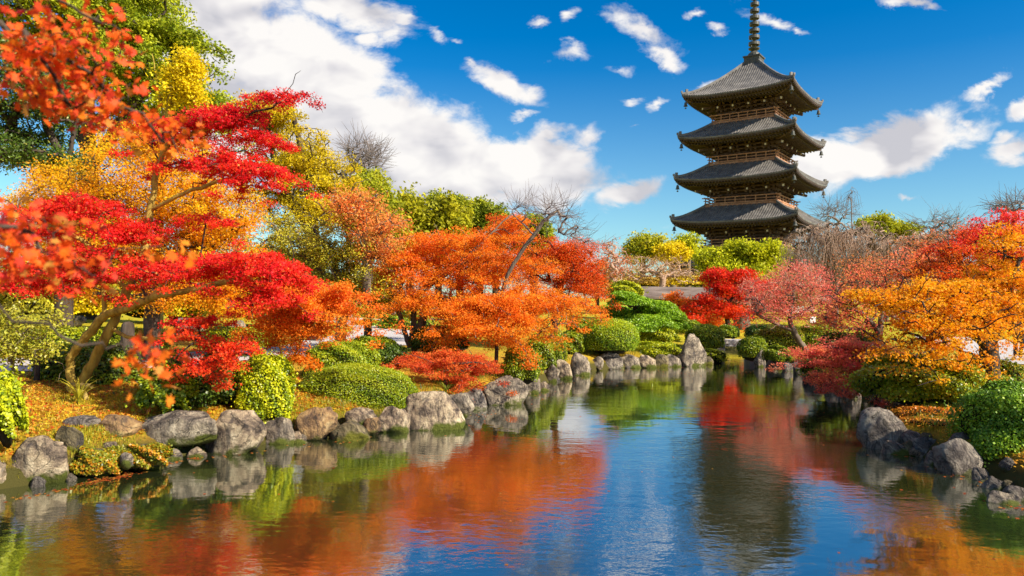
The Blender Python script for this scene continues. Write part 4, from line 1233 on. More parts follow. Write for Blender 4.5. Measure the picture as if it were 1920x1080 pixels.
tree('bare_tree', 'bare pale leaning tree with fine grey twigs rising out of the orange maple', 'tree', on_ground(930, 19.6),
     [[(935, 580, 19.6), (950, 515, 19.2), (978, 470, 19.2), (1003, 440, 19.2), (1018, 415, 19.2)], [(1003, 440, 19.2), (975, 415, 19.2), (960, 398, 19.2)], [(1018, 415, 19.2), (1045, 395, 19.2)]],
     [(1040, 398, 36, 22, 19.2, 1.0, 60), (975, 390, 34, 20, 19.2, 1, 24), (1065, 430, 34, 18, 19.2, .8, 26), (1100, 452, 40, 10, 19.2, .6, 12)],
     RED, m=0, base_r=.055, bark=M_BARK, twig=M_TWIGGREY, min_r=.003, wob=.008, bulge=.1, fine=(4, .55))
tree('orange_maple', 'small orange maple with thin pale stems behind the bright round bush', 'tree', on_ground(535, 13.6),
     [[(534, 695, 13.6), (560, 650, 13.5), (585, 610, 13.4), (622, 560, 13.3)], [(545, 680, 13.6), (568, 640, 13.6), (566, 590, 13.8)], [(534, 690, 13.6), (520, 640, 13.7), (505, 600, 13.8)]],
     [(600, 560, 72, 38, 13.4, 1, 110), (540, 590, 70, 40, 13.8, 1, 90), (580, 615, 50, 22, 13.6, .7, 30), (640, 545, 40, 22, 13.2, .6, 30), (515, 630, 36, 22, 13.8, .6, 18), (540, 535, 60, 20, 13.8, .8, 36), (545, 668, 18, 10, 13.4, .2, 5)],
     ORANGE[:3] + [(.88, .24, .02)], leaf=.050, m=130, crad=.24, shape='tri', flat=.55, pads=5, pr=.3, base_r=.035, bark=M_BARKYEL, split=.012, tfun=frng(1, 3.2, .25, -.15))
tree('red_dwarf_maple', 'low scarlet dwarf maple between the long dome bush and the wide boulder', 'shrub', on_ground(835, 16.6),
     [[(838, 705, 16.8), (835, 685, 16.8)], [(835, 690, 16.4), (790, 670, 16.2), (750, 660, 16.1)], [(835, 690, 16.4), (880, 680, 16.4), (915, 680, 16.5)]],
     [(772, 676, 46, 20, 16.3, .7, 60), (830, 672, 75, 26, 16.7, .9, 100), (890, 684, 48, 26, 16.8, .8, 60), (805, 702, 36, 12, 16.2, .4, 22), (860, 706, 55, 14, 16.4, .4, 30)],
     [(.45, .04, .02), (.66, .08, .022), (.80, .14, .02), (.72, .2, .03)], leaf=.042, m=120, crad=.2, shape='tri', flat=.42, pads=6, pr=.3, base_r=.05, bark=M_BARKDK, split=.012)

# the red maple
tree('red_maple', 'scarlet maple with two leaning sunlit yellow trunks in front of the golden trees', 'tree', on_ground(142, 13.0),
     [[(133, 700, 13.0), (131, 672, 13.0), (148, 648, 12.9), (180, 612, 12.8), (198, 590, 12.7)],
      [('w', on_ground(150, 13.05)), (160, 705, 13), (185, 655, 12.9), (215, 600, 12.8), (238, 545, 12.7), (262, 500, 12.7), (275, 440, 12.7), (285, 380, 12.7), (292, 330, 12.7), (298, 300, 12.7)],
      [(198, 590, 12.7), (240, 578, 12.4), (290, 556, 12.0), (340, 548, 11.8), (400, 535, 11.6), (466, 521, 11.5)],
      [(198, 590, 12.7), (192, 545, 12.6), (198, 500, 12.5), (205, 470, 12.4)],
      [(290, 556, 12.0), (310, 520, 12), (330, 500, 12)],
      [(238, 545, 12.7), (215, 510, 12.6), (180, 470, 12.4), (120, 430, 12.2), (50, 410, 12)],
      [(290, 556, 12.2), (262, 520, 12.4), (240, 500, 12.5)],
      [(285, 395, 12.7), (330, 370, 12.5), (390, 345, 12.3), (450, 330, 12.2)],
      [(298, 305, 12.7), (315, 265, 12.6), (360, 250, 12.5), (430, 225, 12.4), (500, 205, 12.3)],
      [(298, 300, 12.7), (280, 270, 12.7), (240, 240, 12.7)],
      [(500, 205, 12.3), (545, 185, 12.3), (570, 172, 12.3)],
      [(292, 320, 12.7), (345, 305, 12.5), (380, 290, 12.4)],
      [(205, 610, 12.8), (240, 634, 12.4), (275, 632, 12.0), (330, 640, 11.7), (400, 650, 11.5)]],
     [(430, 215, 70, 26, 12.4, .6, 60), (370, 225, 70, 30, 12.5, .6, 40), (480, 250, 45, 24, 12.3, .5, 30), (480, 320, 58, 36, 12.2, .6, 76), (420, 290, 60, 26, 12.4, .6, 40), (310, 240, 50, 28, 12.6, .5, 30),
      (330, 300, 40, 20, 12.6, .4, 8), (130, 385, 110, 36, 12.3, .7, 80), (60, 420, 70, 40, 12.1, .7, 50), (230, 425, 80, 32, 12.5, .6, 60), (140, 480, 130, 36, 12.4, .7, 70), (280, 490, 90, 28, 12.2, .6, 54), (380, 490, 70, 30, 11.9, .6, 60), (470, 490, 70, 40, 11.6, .6, 90),
      (530, 500, 44, 45, 11.5, .5, 70), (515, 550, 46, 24, 11.5, .5, 34), (60, 525, 60, 22, 12.2, .5, 24), (180, 515, 50, 22, 12.5, .4, 18),
      (372, 600, 50, 16, 11.7, .4, 22), (345, 628, 60, 10, 11.7, .3, 12), (420, 640, 50, 14, 11.5, .3, 18), (365, 684, 52, 10, 11.5, .25, 16), (425, 676, 36, 8, 11.4, .2, 9), (550, 178, 30, 8, 12.3, .2, 7), (500, 182, 25, 8, 12.3, .2, 5), (400, 410, 60, 20, 12.3, .4, 10)],
     RED, leaf=.050, m=105, crad=.20, shape='tri', flat=.45, pads=6, pr=.28, extra_tips=160, base_r=.115, bark=M_BARKYEL, twig=M_BARKDK, split=.03, tfun=lambda C: np.interp(C[:, 2], [1.2, 2.2, 4.5, 5.6], [.35, .1, .0, -.25]), hang=.15, cvar=.2, min_r=.004)


# ------------------------------------------------------------------ trees, far end and right bank
FAR = 'yellow green trees behind the far end of the pond'
tree('evergreen_tree', 'dark green and yellow tree at the left end below the pagoda eaves', 'tree', on_ground(1205, 74), [[(1205, 550, 74), (1205, 480, 74)]],
     [(1215, 462, 42, 22, 74, 2.4, 80), (1190, 478, 24, 18, 74, 2, 24)], GREENTREE[1:] + YELLOW[1:2], leaf=.28, m=80, crad=.9, shape='rhomb', flat=.7, base_r=.3, lmat=M_FAR, group=FAR)
tree('ginkgo_tree', 'bright yellow tree crown left of the yellow green camphor', 'tree', on_ground(1262, 72), [[(1262, 550, 72), (1262, 490, 72)]],
     [(1258, 474, 34, 16, 72, 2, 70)], YELLOW[1:], leaf=.28, m=80, crad=.8, shape='rhomb', flat=.7, base_r=.3, lmat=M_FAR, group=FAR)
tree('evergreen_tree', 'small yellow green tree touching the corner of the lowest visible eave', 'tree', on_ground(1290, 76), [[(1290, 550, 76), (1290, 480, 76)]],
     [(1288, 462, 26, 22, 76, 2, 50)], YGREEN, leaf=.28, m=80, crad=.8, shape='rhomb', flat=.7, base_r=.3, lmat=M_FAR, group=FAR)
tree('evergreen_tree', 'rounded yellow green camphor tree standing in front of the pagoda base', 'tree', on_ground(1390, 62), [[(1390, 560, 62), (1390, 510, 62)], [(1390, 520, 62), (1430, 490, 62)], [(1390, 520, 62), (1350, 495, 62)]],
     [(1340, 492, 34, 24, 62, 2, 70), (1390, 478, 45, 24, 62, 2.2, 100), (1440, 482, 32, 26, 62, 2, 80), (1385, 510, 75, 18, 61, 2, 60)], YGREEN, leaf=.26, m=100, crad=.8, shape='rhomb', flat=.7, base_r=.35, lmat=M_FAR)
tree('cherry_tree', 'bare tan cherry tree with spreading twigs beyond the shelter roof', 'tree', on_ground(1240, 54), [[(1240, 560, 54), (1242, 528, 54), (1244, 520, 54)], [(1244, 520, 54), (1215, 505, 54)], [(1244, 520, 54), (1275, 505, 54)]],
     [(1195, 505, 50, 26, 54, 2.5, 160), (1250, 500, 50, 24, 54, 2.5, 160), (1285, 515, 30, 20, 54, 2, 60)], [(.55, .26, .12), (.6, .4, .1)], leaf=.10, m=9, crad=.6, shape='rhomb', base_r=.25, bark=M_TWIG, min_r=.018, bulge=.05)
tree('cherry_tree', 'pale brown bare cherry right behind the orange maple edge', 'tree', on_ground(1155, 50), [[(1155, 570, 50), (1155, 530, 50)]],
     [(1155, 500, 36, 32, 50, 2, 130), (1140, 470, 26, 26, 50, 2, 60)], [(.7, .12, .05), (.6, .25, .1)], leaf=.12, m=10, crad=.5, shape='tri', base_r=.2, bark=M_TWIG, min_r=.016, bulge=.05)
tree('red_maple', 'vivid scarlet maple in the middle distance below the pagoda, left of the pink maple', 'tree', on_ground(1365, 40), [[(1365, 615, 40), (1362, 580, 40), (1362, 540, 40)], [(1363, 590, 40), (1330, 560, 40)], [(1362, 570, 40), (1400, 530, 40)]],
     [(1345, 512, 26, 16, 40, 1, 40), (1388, 512, 26, 18, 40, 1, 44), (1360, 540, 50, 18, 40, 1.3, 60), (1330, 565, 45, 18, 40, 1.2, 44), (1360, 580, 55, 14, 39.5, 1.2, 44), (1420, 535, 30, 16, 40, 1, 24), (1310, 590, 22, 16, 39, .8, 14)],
     [(.5, .01, .016), (.76, .03, .012), (.82, .055, .010), (.84, .10, .010)], leaf=.13, m=80, crad=.42, shape='tri', flat=.6, pads=4, pr=.5, base_r=.14, bark=M_BARKDK, tfun=frng(1.5, 4, .25, -.1))
tree('orange_maple', 'low orange maple beneath the shelter roof', 'tree', on_ground(1300, 42), [[(1300, 610, 42), (1300, 580, 42)]],
     [(1290, 580, 32, 18, 42, 1, 40), (1325, 600, 30, 10, 42, .8, 24), (1262, 560, 16, 10, 42, .6, 10)], ORANGE, leaf=.14, m=70, crad=.5, shape='tri', flat=.6, base_r=.1, bark=M_BARKDK)
tree('old_tree', 'thick old tree trunk with flared roots on the yellow lawn beyond the bridge', 'tree', on_ground(1391, 43), [[(1391, 610, 43), (1390, 590, 43), (1388, 560, 43), (1386, 540, 43)]],
     [(1390, 560, 30, 20, 43, 1.4, 26), (1420, 575, 26, 14, 43, 1, 14)], PINK, leaf=.12, m=40, crad=.5, shape='tri', base_r=.5, bark=M_BARK)
tree('pink_maple', 'half bare pinkish maple with a leaning trunk right of the slab bridge', 'tree', on_ground(1518, 28.5),
     [[(1510, 655, 28.5), (1490, 628, 28.5), (1480, 600, 28.5), (1484, 570, 28.5), (1490, 540, 28.5)], [(1487, 622, 28.5), (1450, 605, 28.5), (1420, 590, 28.5)], [(1480, 600, 28.5), (1520, 575, 28.5)]],
     [(1440, 545, 55, 30, 28.5, 1.2, 120), (1500, 520, 55, 30, 28.5, 1.2, 110), (1450, 585, 60, 22, 28.5, 1, 90), (1540, 560, 45, 30, 28.5, 1, 80), (1500, 590, 40, 18, 28.5, .8, 40)],
     PINK, leaf=.075, m=26, crad=.4, shape='tri', flat=.7, base_r=.12, bark=M_BARK, twig=M_TWIG, extra_tips=250, min_r=.006)


def weeping(name, label, base, trunk, masses, n, base_r, drop, mat, min_r=.01, group=None, down=.8):
    """bare weeping cherry: arching limbs with long hanging strands"""
    sk = Skel(); base = np.array(base)
    for k, tr in enumerate(trunk):
        pts = [P(*q) for q in tr]
        if k == 0: sk.chain([base - np.array([0, 0, .2])] + pts, wob=.02)
        else: sk.chain(pts[1:], sk.near(pts[0]), wob=.02)
    T = mass_points(masses)
    sk.attach(T, bulge=.3, above=.6)
    for tip in list(sk.tip):
        for _ in range(n):
            p = sk.p[tip].copy(); o = rng.normal(size=2); o /= np.linalg.norm(o)
            L_ = drop * rng.uniform(.4, 1.2); prev = tip
            for j in range(1, 6):
                f = j / 5
                q = p + np.array([o[0] * .35 * L_ * math.sin(f * 1.4), o[1] * .35 * L_ * math.sin(f * 1.4), .10 * L_ * math.sin(f * 2.6) - down * L_ * f ** 1.6])
                q += rng.normal(size=3) * .02 * L_
                if q[2] < 1.0: break
                sk.p.append(q); sk.par.append(prev); prev = len(sk.p) - 1
    root = empty(name, tuple(base), label, 'tree', group)
    big, small = sk.mesh(base_r, min_r, power=.5, split=.06)
    if big.V: big.build('trunk', M_BARK, root, True)
    if small.V: small.build('branches', mat, root, True)


weeping('weeping_cherry', 'bare brown weeping cherry hanging in front of the lower right pagoda eaves', on_ground(1560, 48),
        [[(1560, 560, 48), (1556, 480, 48), (1550, 430, 48)], [(1556, 470, 48), (1520, 430, 48), (1490, 415, 48)], [(1556, 460, 48), (1610, 430, 48), (1650, 420, 48)]],
        [(1535, 440, 55, 22, 48, 3, 70), (1600, 440, 60, 26, 48, 3, 80), (1500, 470, 20, 10, 48, 1.5, 10), (1590, 490, 80, 20, 48, 3, 50)], 6, .35, 3.2, M_TWIG, .011)
weeping('weeping_cherry', 'bare greyish weeping cherry behind the red top of the right maple', on_ground(1700, 44),
        [[(1700, 580, 44), (1695, 500, 44), (1690, 450, 44)], [(1695, 490, 44), (1640, 460, 44)], [(1695, 480, 44), (1760, 440, 44)]],
        [(1660, 460, 55, 24, 44, 3, 60), (1730, 450, 55, 22, 44, 3, 60), (1680, 500, 80, 20, 44, 3, 40)], 6, .35, 3.0, M_TWIG, .011)
tree('evergreen_tree', 'yellow green tree top between the weeping cherries on the right', 'tree', on_ground(1660, 62), [[(1660, 560, 62), (1660, 450, 62)]],
     [(1645, 425, 34, 18, 62, 2, 60), (1690, 435, 26, 18, 62, 2, 40)], GREENTREE[1:] + YGREEN[2:3], leaf=.26, m=80, crad=.8, shape='rhomb', flat=.7, base_r=.3, lmat=M_FAR)
tree('bare_tree', 'leafless grey tree right of the lowest full pagoda eave', 'tree', on_ground(1570, 70), [[(1570, 560, 70), (1568, 430, 70)]],
     [(1565, 398, 38, 18, 70, 2.5, 70)], RED, m=0, base_r=.13, bark=M_TWIGGREY, min_r=.009, fine=(4, 1.6))
weeping('weeping_tree', 'slender drooping leafless tree rising above the others right of the pagoda', on_ground(1598, 66),
        [[(1598, 560, 66), (1597, 440, 66), (1596, 352, 66)]], [(1596, 362, 12, 12, 66, .8, 10)], 3, .06, 2.4, M_TWIGGREY, .009)
tree('bare_tree', 'leafless grey tree behind the centre of the right bank', 'tree', on_ground(1745, 60), [[(1745, 560, 60), (1748, 430, 60)]],
     [(1750, 422, 44, 24, 60, 2.5, 60), (1790, 432, 36, 14, 60, 2, 26)], RED, m=0, base_r=.16, bark=M_TWIGGREY, min_r=.009, fine=(4, 1.5))
tree('bare_tree', 'leafless grey treetop at the right edge above the red maple crown', 'tree', on_ground(1900, 42), [[(1900, 560, 42), (1900, 420, 42)]],
     [(1898, 384, 32, 14, 42, 1.5, 60)], RED, m=0, base_r=.14, bark=M_TWIGGREY, min_r=.010, fine=(4, .9))
tree('russet_tree', 'mixed russet and green tree behind the red crown on the right bank', 'tree', on_ground(1770, 34), [[(1770, 580, 34), (1770, 480, 34)]],
     [(1740, 460, 60, 26, 34, 1.6, 70), (1800, 440, 50, 24, 34, 1.6, 60), (1720, 500, 70, 30, 34, 1.6, 60), (1620, 500, 60, 26, 34, 1.6, 60)], [(.3, .24, .04), (.6, .2, .06), (.8, .22, .10), (.7, .42, .12)], leaf=.09, m=24, crad=.55, shape='tri', flat=.7, base_r=.15, bark=M_BARKDK, extra_tips=160, min_r=.01)
tree('pink_maple', 'salmon pink maple filling the middle of the right bank behind the golden maple', 'tree', on_ground(1640, 22),
     [[(1640, 680, 22), (1650, 620, 22), (1655, 570, 22)], [(1650, 620, 22), (1600, 570, 22), (1560, 545, 22)], [(1655, 570, 22), (1700, 520, 22)]],
     [(1590, 560, 55, 34, 22, 1.2, 56), (1650, 520, 60, 34, 22, 1.3, 60), (1720, 500, 60, 34, 22, 1.3, 56), (1600, 610, 60, 30, 22, 1.2, 44), (1680, 580, 70, 40, 22.5, 1.2, 50), (1560, 600, 36, 16, 22, .8, 30)],
     [(.84, .08, .06), (.90, .18, .10), (.92, .28, .10), (.92, .38, .08)], leaf=.08, m=26, crad=.4, shape='tri', flat=.6, base_r=.13, bark=M_BARK, twig=M_BARKDK, extra_tips=120, min_r=.006)
tree('red_maple', 'crimson topped tall maple at the right edge behind the golden maple', 'tree', on_ground(1850, 18.5),
     [[(1850, 690, 18.5), (1850, 600, 18.5), (1860, 520, 18.5)], [(1855, 560, 18.5), (1800, 500, 18.3), (1760, 470, 18.2)], [(1860, 520, 18.5), (1900, 450, 18.5), (1930, 400, 18.5)], [(1860, 530, 18.5), (1960, 470, 19), (2020, 430, 19)]],
     [(1890, 410, 45, 26, 18.5, .9, 70), (1850, 440, 60, 26, 18.4, 1, 80), (1800, 465, 60, 28, 18.3, 1, 80), (1900, 470, 50, 30, 18.5, 1, 60), (1760, 500, 60, 26, 18.2, 1, 60), (1840, 500, 80, 30, 18.4, 1, 70), (2000, 430, 80, 60, 19, 1.5, 110), (1980, 520, 70, 50, 19, 1.4, 80)],
     [(.80, .02, .045), (.88, .05, .03), (.92, .13, .02), (.93, .28, .015)], leaf=.058, m=64, crad=.29, shape='tri', flat=.5, pads=5, pr=.4, extra_tips=120, base_r=.17, bark=M_BARKDK, tfun=frng(3.4, 5.0, .35, -.35))
tree('golden_maple', 'golden orange maple with a dark straight trunk on the right bank', 'tree', on_ground(1860, 15.6),
     [[(1858, 700, 15.5), (1856, 660, 15.5), (1852, 640, 15.5)], [(1852, 645, 15.5), (1800, 605, 15.2), (1785, 570, 15), (1780, 520, 14.9)], [(1852, 645, 15.5), (1880, 580, 15.5), (1895, 540, 15.5), (1910, 490, 15.5)],
      [(1830, 622, 15.3), (1750, 595, 14.8), (1700, 565, 14.6), (1640, 545, 14.5)], [(1800, 605, 15.2), (1770, 600, 14.6), (1720, 580, 14.2)], [(1880, 580, 15.5), (1950, 560, 15.8), (2010, 540, 16)]],
     [(1690, 556, 80, 24, 13.6, .8, 52), (1760, 545, 70, 36, 13.9, .9, 90), (1830, 540, 60, 40, 15.2, 1, 80), (1890, 520, 50, 50, 15.5, 1, 80), (1745, 602, 80, 22, 13.5, .7, 44), (1815, 596, 80, 28, 14.2, .9, 70), (1895, 585, 40, 34, 15.4, .9, 44),
      (1770, 640, 60, 14, 13.6, .6, 24), (1740, 648, 50, 12, 13.5, .5, 16), (1630, 550, 40, 18, 13.6, .6, 16), (1980, 560, 80, 60, 16, 1.4, 110), (1890, 450, 44, 44, 15.6, .8, 50), (1690, 640, 40, 12, 13.5, .4, 8)],
     [(.86, .20, .008), (.92, .34, .006), (.93, .44, .008), (.93, .54, .012)], leaf=.062, m=64, crad=.25, shape='tri', flat=.5, pads=5, pr=.36, extra_tips=150, base_r=.18, bark=M_BARKDK, hang=.15, cvar=.3)
tree('red_dwarf_maple', 'low coral red maple spreading its branches out over the water on the right bank', 'tree', on_ground(1640, 17.5),
     [[(1650, 700, 17.4), (1640, 670, 17.3)], [(1640, 670, 17.3), (1590, 655, 17), (1540, 650, 17)], [(1645, 685, 17.3), (1590, 690, 16.8), (1530, 685, 16.6)], [(1648, 695, 17.3), (1610, 715, 16.6), (1560, 722, 16.4)]],
     [(1540, 655, 60, 9, 17, .5, 40), (1600, 640, 60, 16, 17, .7, 60), (1570, 680, 70, 9, 16.7, .5, 44), (1560, 705, 55, 9, 16.5, .5, 34), (1590, 722, 40, 12, 16.3, .5, 30), (1630, 690, 40, 24, 16.8, .6, 40), (1650, 655, 60, 24, 17, .8, 60), (1500, 662, 22, 6, 17, .3, 10)],
     [(.88, .09, .08), (.93, .17, .11), (.94, .25, .12), (.94, .36, .08)], leaf=.05, m=95, crad=.22, shape='tri', flat=.4, pads=5, pr=.3, base_r=.06, bark=M_BARKDK, split=.012)

FT = 'distant trees along the horizon'
for (px, py, rx, ry, d, pal, lab) in (
        (1120, 520, 40, 30, 90, [(.4, .2, .06), (.55, .32, .1)], 'distant tan tree behind the right edge of the orange maple'), (1180, 535, 46, 24, 92, OLIVE, 'distant olive tree low on the horizon behind the bare tan cherry'),
        (1250, 535, 46, 22, 90, [(.5, .28, .06), (.66, .42, .1)], 'distant amber tree behind the shelter roof'), (1320, 545, 46, 26, 88, OLIVE, 'distant olive tree behind the scarlet middle maple'),
        (1470, 540, 60, 34, 84, [(.4, .22, .1), (.5, .32, .16)], 'distant brown tree behind the pink half bare maple'), (1560, 530, 60, 44, 86, [(.35, .2, .1), (.5, .3, .14)], 'distant brown tree behind the first weeping cherry'),
        (1650, 520, 60, 46, 84, OLIVE, 'distant olive tree behind the salmon pink maple'), (1750, 520, 70, 50, 82, [(.45, .2, .06), (.6, .34, .1)], 'distant russet tree behind the mixed russet and green tree'),
        (1850, 520, 70, 60, 84, OLIVE, 'distant olive tree behind the crimson topped maple'), (1960, 520, 80, 60, 80, OLIVE, 'distant olive tree at the right edge beyond the gravel'),
        (-20, 500, 90, 60, 70, GREENTREE, 'distant green tree at the left edge beyond the lawn'), (120, 500, 90, 60, 72, YELLOW, 'distant yellow tree behind the golden maple, left of its trunk'),
        (260, 500, 90, 60, 74, OLIVE, 'distant olive tree behind the golden maple trunk'), (400, 490, 90, 70, 72, GREENTREE, 'distant green tree behind the golden maple, right of its trunk'), (540, 500, 80, 60, 70, OLIVE, 'distant olive tree behind the zelkova trunk'),
        (690, 540, 70, 40, 68, OLIVE, 'distant olive tree beyond the pale path')):
    tree('autumn_tree', lab, 'tree', on_ground(px, d), [[(px, 565, d), (px, py, d)]], [(px, py, rx, ry, d, 2.4, 70), (px, py + ry * .6, rx, ry * .6, d, 2.4, 50)], pal, leaf=.34, m=60, crad=1.0, shape='rhomb', flat=.8, base_r=.25, lmat=M_FAR, bark=M_BARKDK, group=FT)

# niwaki pine: foliage in flat green pads
def pine():
    base = on_ground(1205, 30.5)
    root = empty('pine_tree', tuple(base), 'cloud pruned green pine with stepped flat pads left of the shelter posts', 'tree')
    sk = Skel()
    sk.chain([base - np.array([0, 0, .1]), P(1205, 615, 30.5), P(1198, 590, 30.5), P(1195, 560, 30.5)], wob=.02)
    pads = [(1185, 568, 42, 13), (1150, 584, 36, 13), (1232, 578, 40, 15), (1178, 598, 46, 15), (1218, 606, 50, 17), (1256, 594, 30, 14), (1146, 606, 32, 13), (1260, 612, 34, 15), (1190, 616, 44, 12), (1168, 556, 28, 10), (1210, 590, 40, 15)]
    ctr = np.array([P(a, b, 30.2 + rng.uniform(-.8, .8)) for a, b, _, _ in pads])
    sk.attach(ctr - np.array([0, 0, .12]), bulge=-.05)
    big, small = sk.mesh(.14, .012, split=.03)
    big.build('trunk', M_BARKDK, root, True)
    if small.V: small.build('branches', M_BARKDK, root, True)
    s = 30.3 / F
    for c, (_, _, rx, ry) in zip(ctr, pads):
        n = 5200
        v = rng.normal(size=(n, 3)); v /= np.linalg.norm(v, axis=1, keepdims=True); v[:, 2] = np.abs(v[:, 2]) - .25
        C = c + v * np.array([rx * s, rx * s * .8, ry * s * 1.25]) * (rng.uniform(.62, 1.1, (n, 1)) + .08 * np.sin(v @ rng.uniform(3, 8, (3, 1)) + 1))
        V, Fc = leaf_verts(C, v * .6 + rng.normal(size=(n, 3)) * .8, .085 * rng.uniform(.7, 1.3, n), 'rhomb')
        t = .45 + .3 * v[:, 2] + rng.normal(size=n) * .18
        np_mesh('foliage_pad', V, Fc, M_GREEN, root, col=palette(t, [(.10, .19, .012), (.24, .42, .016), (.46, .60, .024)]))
pine()
bush(1172, 545, 30, 16, 34, YGREEN, 6000, .08, 'yellow green shrub above the cloud pruned pine', name='shrub', lump=.1, jit=.2)
bush(1300, 528, 40, 9, 58, YELLOW, 5000, .14, 'yellow foliage band behind the shelter roof', name='shrub', lump=.1, jit=.3)
bush(1205, 530, 48, 9, 58, [(.5, .3, .05), (.66, .45, .05)], 5000, .14, 'golden yellow shrubs above the left end of the shelter roof', name='shrub', lump=.1, jit=.3)


# ------------------------------------------------------------------ small left shrubs and the near branch
tree('young_tree', 'thin young tree with small pale green leaves at the left edge beside the pale path', 'tree', on_ground(22, 12.0),
     [[(24, 690, 12), (26, 640, 12), (40, 600, 12)], [(26, 650, 12), (-20, 610, 12)], [(30, 630, 12), (80, 600, 11.8)]],
     [(20, 625, 60, 34, 12, .6, 46), (60, 650, 40, 26, 11.8, .5, 26), (-10, 590, 50, 24, 12, .5, 24), (80, 600, 50, 16, 11.8, .4, 16), (10, 670, 40, 12, 11.9, .3, 10)],
     [(.20, .24, .02), (.38, .38, .03), (.5, .44, .04)], leaf=.06, m=34, crad=.25, shape='rhomb', flat=.8, base_r=.03, bark=M_BARK, split=.015, lmat=M_GREEN, extra_tips=60)
# the branch hanging in from a maple beside the viewer
nb = np.array([-3.6, 1.9, gz(-3.6, 1.9)])
tree('orange_maple', 'blurred orange maple branches hanging in close at the upper left', 'tree', nb,
     [[('w', nb + np.array([0.0, .1, 1.6])), ('w', nb + np.array([.2, .2, 2.6])), ('w', P(-160, 20, 2.7))],
      [(-160, 20, 2.7), (0, 45, 2.8), (100, 95, 2.9), (200, 165, 3.0), (290, 240, 3.1), (350, 300, 3.2)],
      [(-160, 20, 2.7), (40, -20, 2.6), (140, 10, 2.6), (230, 60, 2.7)],
      [(60, 70, 2.85), (120, 180, 2.85), (150, 230, 2.9)],
      [('w', P(-160, 20, 2.7)), ('w', P(-240, 300, 2.2)), ('w', P(-60, 410, 2.3)), ('w', P(60, 440, 2.4)), ('w', P(140, 500, 2.4))],
      [('w', P(-60, 410, 2.3)), ('w', P(-40, 560, 2.2)), ('w', P(120, 640, 2.2)), ('w', P(230, 650, 2.3)), ('w', P(285, 680, 2.3))]],
     [(70, 60, 90, 45, 2.7, .3, 13), (150, 130, 100, 60, 2.9, .3, 22), (210, 200, 80, 50, 3.0, .3, 15), (110, 185, 60, 28, 2.9, .2, 14), (290, 245, 70, 36, 3.15, .3, 14), (200, 60, 60, 50, 2.8, .3, 8), (20, 110, 40, 50, 2.7, .2, 8),
      (60, 415, 70, 30, 2.4, .2, 8), (130, 500, 60, 40, 2.4, .2, 8), (40, 470, 50, 40, 2.4, .2, 5), (285, 665, 30, 20, 2.3, .08, 5), (275, 700, 16, 20, 2.3, .06, 2), (300, 470, 30, 16, 2.5, .1, 2), (-40, 480, 60, 60, 2.3, .2, 8)],
     [(.70, .05, .05), (.86, .10, .015), (.92, .2, .012), (.94, .34, .03)], leaf=.056, m=9, crad=.12, shape='star', flat=.7, base_r=.017, bark=M_BARKDK, split=.007, min_r=.0016, hang=.2, rnd=.55, sunw=.2, upw=.2, cvar=.35)


# ------------------------------------------------------------------ bridge, shelter, props
def bridge():
    a, b = P(1340, 640, 31), P(1418, 640, 31)
    root = empty('slab_bridge', ((a[0] + b[0]) / 2, 31, .2), 'flat pale stone slab bridge over the stream mouth at the far end', 'bridge')
    st = noise_mat('bridge_stone', [(.26, .23, .21), (.46, .42, .39), (.58, .54, .5)], 2.5, 7, .9, .4)
    z = P(1380, 637, 31)[2]
    m = MB(); m.box(((a[0] + b[0]) / 2, 31.1, z - .13), (b[0] - a[0], .95, .26)); m.build('deck', st, root)
    for x in (a[0] + .18, b[0] - .18):
        m = MB(); m.box((x, 31.1, (z - .27 - .4) / 2), (.36, .8, z - .27 + .4)); m.build('pier', st, root)
bridge()


def shelter():
    d = 50.0
    a, b = P(1185, 545, d), P(1345, 551, d)
    zt = P(1250, 541, d)[2]; zg_ = gz(a[0], d)
    root = empty('garden_shelter', ((a[0] + b[0]) / 2, d, zg_), 'long low wooden shelter roof on posts behind the pruned pine', 'shelter')
    thatch = noise_mat('weathered_shingle', [(.09, .065, .055), (.17, .13, .11), (.26, .21, .18)], 3, 8, .95, .6, (.3, 1, 1))
    wd = noise_mat('shelter_timber', [(.05, .03, .02), (.10, .065, .045)], 3, 5, .9, .3)
    mx = (a[0] + b[0]) / 2; L_ = b[0] - a[0]
    V = [[-L_ / 2, -1.5, -.28], [L_ / 2, -1.5, -.28], [L_ / 2, 0, .42], [-L_ / 2, 0, .42], [-L_ / 2, 1.5, -.28], [L_ / 2, 1.5, -.28],
         [-L_ / 2, -1.5, -.42], [L_ / 2, -1.5, -.42], [L_ / 2, 1.5, -.42], [-L_ / 2, 1.5, -.42]]
    Q = [[0, 1, 2, 3], [3, 2, 5, 4], [6, 7, 1, 0], [4, 5, 8, 9], [9, 8, 7, 6], [0, 3, 4, 9], [0, 9, 6, 6], [1, 7, 8, 2], [2, 8, 5, 5]]
    np_mesh('roof', np.array(V) + np.array([mx, d, zt - .3]), [q for q in Q if len(set(q)) == 4], thatch, root)
    m = MB(); m.box((mx, d - 1.1, zt - .92), (L_ * .97, .16, .34)); m.box((mx, d + 1.1, zt - .92), (L_ * .97, .16, .34)); m.build('beam', wd, root)
    for f in (.04, .22, .40, .58, .76, .96):
        for y in (-1.1, 1.1):
            x = a[0] + f * L_
            m = MB(); m.box((x, d + y, (zg_ + zt - 1.1) / 2), (.2, .2, zt - 1.1 - zg_)); m.build('post', wd, root)
shelter()

